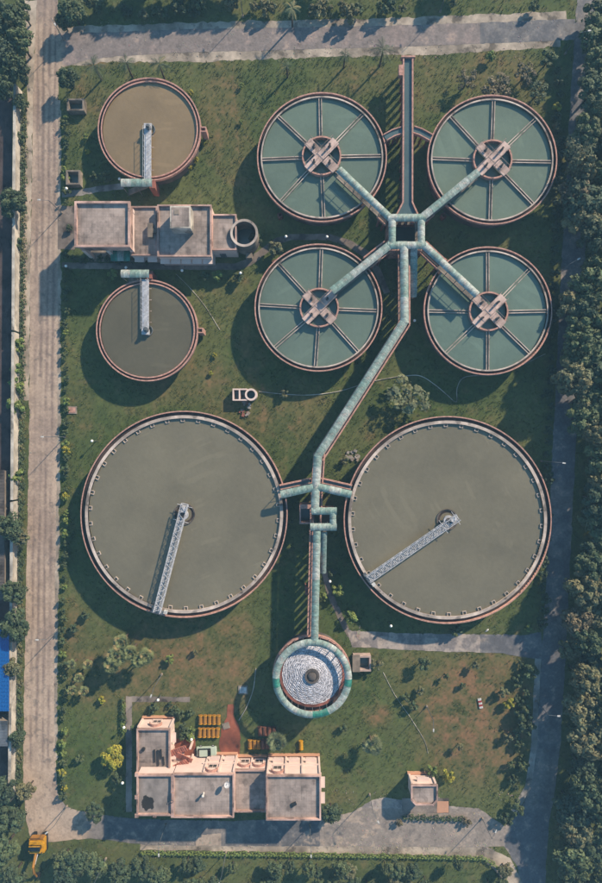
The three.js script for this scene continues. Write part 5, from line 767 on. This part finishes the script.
// hedge bushes and garden shrubs
{ const rs = mulberry(606);
  const G1 = 'hedge shrubs along the lawn side of the concrete road';
  for (let y = 112; y < 800; y += 11) { if (y > 200 && y < 255) continue; const q = rs(), m = q < 0.4 ? 'leafDark' : q < 0.75 ? 'leafMid' : 'leafBright'; const at = y < 200 ? 'level with the tan tank' : y < 280 ? 'level with the pump house footpath' : y < 395 ? 'level with the olive tank' : y < 470 ? 'level with the large tank upper rim' : y < 560 ? 'level with the large tank middle' : y < 625 ? 'level with the large tank lower rim' : y < 700 ? 'level with the fan palms' : 'level with the office building', w = m === 'leafDark' ? 'dark green' : m === 'leafMid' ? 'mid green' : 'bright green'; bush(64.5 + rs() * 3 - (y > 560 ? 2 : 0), y + rs() * 5, 2.3 + rs() * 1.6, M[m], `${w} roadside hedge shrub on the lawn edge ${at}`, `${w} roadside hedge shrubs ${at}`); }
  hedge([[25, 96], [24, 300], [22.5, 520], [19.5, 800]], 1.3, 1.0, [M.leafDark, M.leafDark, M.leafOlive, M.leafMid], 'long dark hedge between the boundary wall and concrete road', 1.5);
  hedge([[142, 851.5], [320, 853.5], [484, 856.5], [500, 868], [508, 890]], 0.9, 0.8, [M.leafBright], 'clipped bright hedge along the lower roadside', 1.2);
  hedge([[402, 815.5], [464, 817.5]], 1.1, 0.9, [M.leafDark, M.leafMid], 'dark hedge in front of the gatehouse forecourt', 1.2);
  hedge([[124, 696], [124, 732]], 0.9, 1.0, [M.leafBright, M.leafMid], 'bright hedge beside the office side path', 1.2);
  for (let i = 0; i < 20; i++) { const dk = rs() < 0.5, w = dk ? 'dark' : 'mid green', at = i < 7 ? 'above the street lamp' : i < 13 ? 'below the street lamp' : 'near the junction'; bush(516 + rs() * 12 - (i > 13 ? 5 : 0), 662 + i * 6.6 + rs() * 4, 2.2 + rs() * 2.2, dk ? M.leafDark : M.leafMid, `${w} shrub in the belt between bare lawn and asphalt road ${at}`, `${w} belt shrubs ${at}`); }
  for (let y = 70; y < 630; y += 12) { const x = 557 - (y - 70) * 0.031 + rs() * 5; const at = y < 130 ? 'by the curved track' : y < 230 ? 'beside the upper green tank' : y < 390 ? 'beside the lower green tank' : y < 520 ? 'beside the settling tank, upper half' : 'beside the settling tank, lower half'; bush(x, y, 2.5 + rs() * 3, M.leafDark, `dark shrub on the lawn edge of wooded asphalt road ${at}`, `dark shrubs on the asphalt road edge ${at}`); }
  for (let i = 0; i < 26; i++) bush(72 + rs() * 470, 3 + rs() * 13, 3 + rs() * 5, pick([M.leafDark, M.leafOlive, M.leafMid]), 'shrub in the rough strip above the upper asphalt road', 'shrubs above the upper asphalt road');
  for (let i = 0; i < 11; i++) bush(140 + rs() * 52, 704 + rs() * 10, 1.8 + rs() * 2.2, pick([M.leafDark, M.leafMid]), 'garden shrub in the bed above the office building', 'garden shrubs above the office building');
  for (let i = 0; i < 9; i++) bush(178 + rs() * 15, 712 + rs() * 28, 2 + rs() * 2.2, pick([M.leafDark, M.leafMid, M.leafBright]), 'garden shrub between office wing and yellow drums', 'garden shrubs beside the yellow drums');
  for (let i = 0; i < 9; i++) bush(72 + i * 9 + rs() * 3, 258 + rs() * 3, 2.5 + rs() * 1.5, M.leafDark, 'dark shrub in the bed along the pump house wall', 'dark shrubs along the pump house wall');
}
for (const [x, y, r, m, l] of [
  [66, 450, 4, 'leafYellow', 'yellow shrub in the hedge beside the large tank, upper one'], [66, 496, 3.5, 'leafYellow', 'yellow shrub in the hedge beside the large tank, lower one'], [62.5, 772, 3.4, 'leafYellow', 'yellow shrub at the hedge end, upper one'], [64.5, 787, 3, 'leafYellow', 'yellow shrub at the hedge end, lower one'], [102, 700, 3.2, 'leafYellow', 'small yellow bush on the lawn below the big fan palms'], [170, 659, 4, 'leafBright', 'bright green bush on the brown lawn beside the fan palms'],
  [19, 345, 6, 'leafBright', 'bright round bush on the boundary wall opposite the olive tank'], [17, 368, 5.5, 'leafBright', 'bright bush on the boundary wall, first below the olive tank level'], [17, 385, 6, 'leafBright', 'bright bush on the boundary wall, upper of the packed pair'], [16, 406, 7, 'leafBright', 'bright bush on the boundary wall, lower of the packed pair'], [17, 475, 6.5, 'leafBright', 'bright bush on the boundary wall opposite the hedge yellow shrubs'], [18, 243, 5, 'leafMid', 'green bush on the boundary wall opposite the footpath'], [20, 138, 5, 'leafMid', 'green bush on the boundary wall opposite the tan tank'],
  [113, 274, 5, 'leafBright', 'bright green bush beside the olive tank footpath'], [205, 276, 4, 'leafMid', 'round green bush on the footpath edge, first of two'], [218, 275.5, 4.6, 'leafBright', 'bright round bush on the footpath edge, second of two'], [238, 277, 5, 'leafDark', 'dark bush at the footpath curve'], [276, 249, 7, 'leafOlive', 'olive bush in the footpath bend by green tank'], [255, 240, 6, 'leafDark', 'dark bush beside the round well of the pump house'], [94, 178, 4.5, 'leafDark', 'dark bush beside the tan tank footpath, outer one'], [107, 177, 5.5, 'leafMid', 'green bush beside the tan tank footpath, inner one'], [86, 137, 2.6, 'leafBright', 'tiny bright bush beside the tan tank, upper'], [88, 152, 2.6, 'leafYellow', 'tiny yellow bush beside the tan tank, lower'],
  [190, 93, 2.6, 'leafYellow', 'yellow bush by the tan tank rim, topmost'], [203, 142, 2.6, 'leafYellow', 'yellow bush by the tan tank rim, below the outlet box'], [196, 160, 3, 'leafYellow', 'yellow bush by the tan tank rim, lower'], [190, 167, 2.4, 'leafYellow', 'yellow bush by the tan tank rim, lowest'], [241, 86, 2.2, 'leafBright', 'tiny bright bush on the lawn, upper of two'], [241, 122, 2.2, 'leafBright', 'tiny bright bush on the lawn, lower of two'], [491, 57, 4.6, 'leafBright', 'bright bush beside the upper end of curved lawn track'], [557, 108, 4, 'leafYellow', 'yellowish bush near dark road beside green tank, upper'], [556, 127, 4, 'leafOlive', 'olive bush near dark road beside green tank, lower'],
  [215, 355, 2.2, 'leafYellow', 'tiny yellow bush on the lawn below the olive tank, upper'], [211, 373, 2, 'leafYellow', 'tiny yellow bush on the lawn below the olive tank, lower'], [284, 393, 4, 'leafOlive', 'grey-green bush on the hose beside twin-chamber well'], [338, 590, 6, 'leafBright', 'bright round bush beside the footpath, upper'], [351, 618, 6, 'leafBright', 'bright round bush beside the footpath, lower'], [323, 596, 4, 'leafBright', 'bright bush right beside the straight walkway'], [332, 573, 3.5, 'leafDark', 'dark bush beside the stair canopy foot'], [456, 630, 5, 'leafMid', 'green bush between settling tank and cross road'], [528, 628, 3, 'leafBright', 'bright bush at the cross road end by dark road'],
  [530, 672, 6.5, 'leafMid', 'round green bush at the top of the roadside shrub belt'], [503, 692, 5, 'leafPale', 'pale bush on the inner side of shrub belt, upper'], [509, 703, 4.5, 'leafYellow', 'yellowish pale bush on the inner side of shrub belt'], [508, 737, 4.5, 'leafOlive', 'olive bush on the inner side of shrub belt, lower'], [524, 712, 7, 'leafMid', 'green bush in the belt middle beside the street lamp'], [526, 726, 7, 'leafDark', 'big dark bush in the belt below the street lamp'], [523, 766, 5, 'leafMid', 'green bush low in the roadside belt'], [517, 808, 6, 'leafMid', 'green bush at the road junction corner'], [506, 818, 5.5, 'leafDark', 'dark bush at the junction, outermost'], [448, 775, 5.4, 'leafYellow', 'round yellow bush beside the gatehouse'], [467, 822, 3.6, 'leafBrown', 'rounded brown bush at the gatehouse hedge end'], [399, 823, 3.5, 'leafBrown', 'dark brown bush at the hedge start by the gatehouse'], [406, 696, 4, 'leafMid', 'small green bush on the lawn beside the hose, upper'], [413, 705, 4.5, 'leafMid', 'small green bush on the lawn beside the hose, lower'], [420, 690, 4, 'leafOlive', 'small olive bush on the lawn above the slim lamp'], [463, 685, 3, 'leafMid', 'small dark bush on the bare lawn centre'], [343, 728, 3.5, 'leafMid', 'small bush on the lawn below the aerator'], [86, 615, 4, 'leafDark', 'small dark bush in the shade of the large tank'], [74, 628, 4, 'leafDark', 'small dark bush near the hedge above fan palms'], [195, 652, 3, 'leafOlive', 'small olive bush below the large tank'], [345, 460, 3.5, 'leafOlive', 'grey bush beside the rubble heap'], [205, 430, 3.5, 'leafOlive', 'grey-green bush at the upper rim of large tank'], [135, 728, 4, 'leafMid', 'green bush at the office corner path'], [118, 778, 5, 'leafDark', 'dark bush beside the office side path'], [80, 758, 4, 'leafMid', 'small bush on the lower lawn near the hedge end'], [432, 770, 5, 'leafBright', 'bright low bush above the gatehouse roof'], [70, 228, 3, 'leafDark', 'dark bush at the shed apron edge']]) bush(x, y, r, M[m], l);

// ---------------------------------------------------------------- grass, weeds and litter (uncountable)
{
  const pos = [], idx = [], r0 = mulberry(31); for (let i = 0; i < 7; i++) { const a = i * 0.9 + r0(), l = 0.16 + 0.12 * r0(), b = pos.length / 3; pos.push(Math.cos(a + 1.5) * 0.05, 0, Math.sin(a + 1.5) * 0.05, Math.cos(a - 1.5) * 0.05, 0, Math.sin(a - 1.5) * 0.05, Math.cos(a) * l, 0.16 + 0.14 * r0(), Math.sin(a) * l); idx.push(b, b + 1, b + 2); }
  const g = new THREE.BufferGeometry(); g.setAttribute('position', new THREE.Float32BufferAttribute(pos, 3)); g.setIndex(idx); g.computeVertexNormals();
  const rs = mulberry(909), spots = [], c = new THREE.Color(), m4 = new THREE.Matrix4(), q = new THREE.Quaternion(), up = V(0, 1, 0);
  for (let i = 0; i < 85000; i++) { const px = 15 + rs() * 590, py = -5 + rs() * 893; if (px > 590 || blocked(px, py)) continue; const col = lawnColor(px, py), dens = fbm(px * 0.08, py * 0.08, 3, 777); if (col[3] > 0.35 && rs() < 0.75 || rs() > 0.35 + dens) continue; spots.push([px, py, col, 0.5 + 1.2 * dens * rs()]); }
  const im = new THREE.InstancedMesh(g, new THREE.MeshStandardMaterial({ name: 'grass_blades', roughness: 0.9, side: THREE.DoubleSide }), spots.length);
  spots.forEach(([px, py, col, s], i) => { const p = U(px, py); q.setFromAxisAngle(up, rs() * 6.28); m4.compose(p, q, V(s, s * (0.7 + 0.6 * rs()), s)); im.setMatrixAt(i, m4); const v = 0.9 + 0.25 * rs(); c.setRGB(col[0] * v, col[1] * v * 1.03, col[2] * v * 0.95, THREE.SRGBColorSpace); im.setColorAt(i, c); });
  im.name = 'lawn_grass'; im.userData = { kind: 'stuff', label: 'rough tufted grass covering the lawns of the site', category: 'grass' }; scene.add(im);
  const st = new THREE.IcosahedronGeometry(0.12, 0), si = new THREE.InstancedMesh(st, M.kerb, 2600); let n = 0; const zones = [[60, 20, 560, 62, 0.3], [23, 80, 62, 800, 0.5], [140, 842, 500, 858, 0.25], [330, 790, 520, 850, 0.4], [228, 400, 262, 420, 0.3], [350, 625, 360, 640, 0.2]];
  for (let i = 0; n < 2600 && i < 60000; i++) { const z = zones[i % zones.length], px = mix(z[0], z[2], rs()), py = mix(z[1], z[3], rs()); if (fbm(px * 0.06, py * 0.06, 3, 888) < 0.5 || (px > 32 && px < 53 && py < 790)) continue; const p = U(px, py); p.y = 0.04; q.setFromAxisAngle(up, rs() * 6.28); const s = 0.3 + rs() * rs() * 1.0; m4.compose(p, q, V(s, s * 0.6, s)); si.setMatrixAt(n, m4); c.setRGB(0.75 + 0.5 * rs(), 0.7 + 0.45 * rs(), 0.65 + 0.4 * rs()); si.setColorAt(n++, c); }
  si.count = n; si.name = 'verge_gravel'; si.userData = { kind: 'stuff', label: 'loose stones scattered along the sandy road verges', category: 'gravel' }; scene.add(si);
}
scene.traverse(o => { if (o.isMesh) { o.castShadow = true; o.receiveShadow = true; } });
renderer.render(scene, camera);
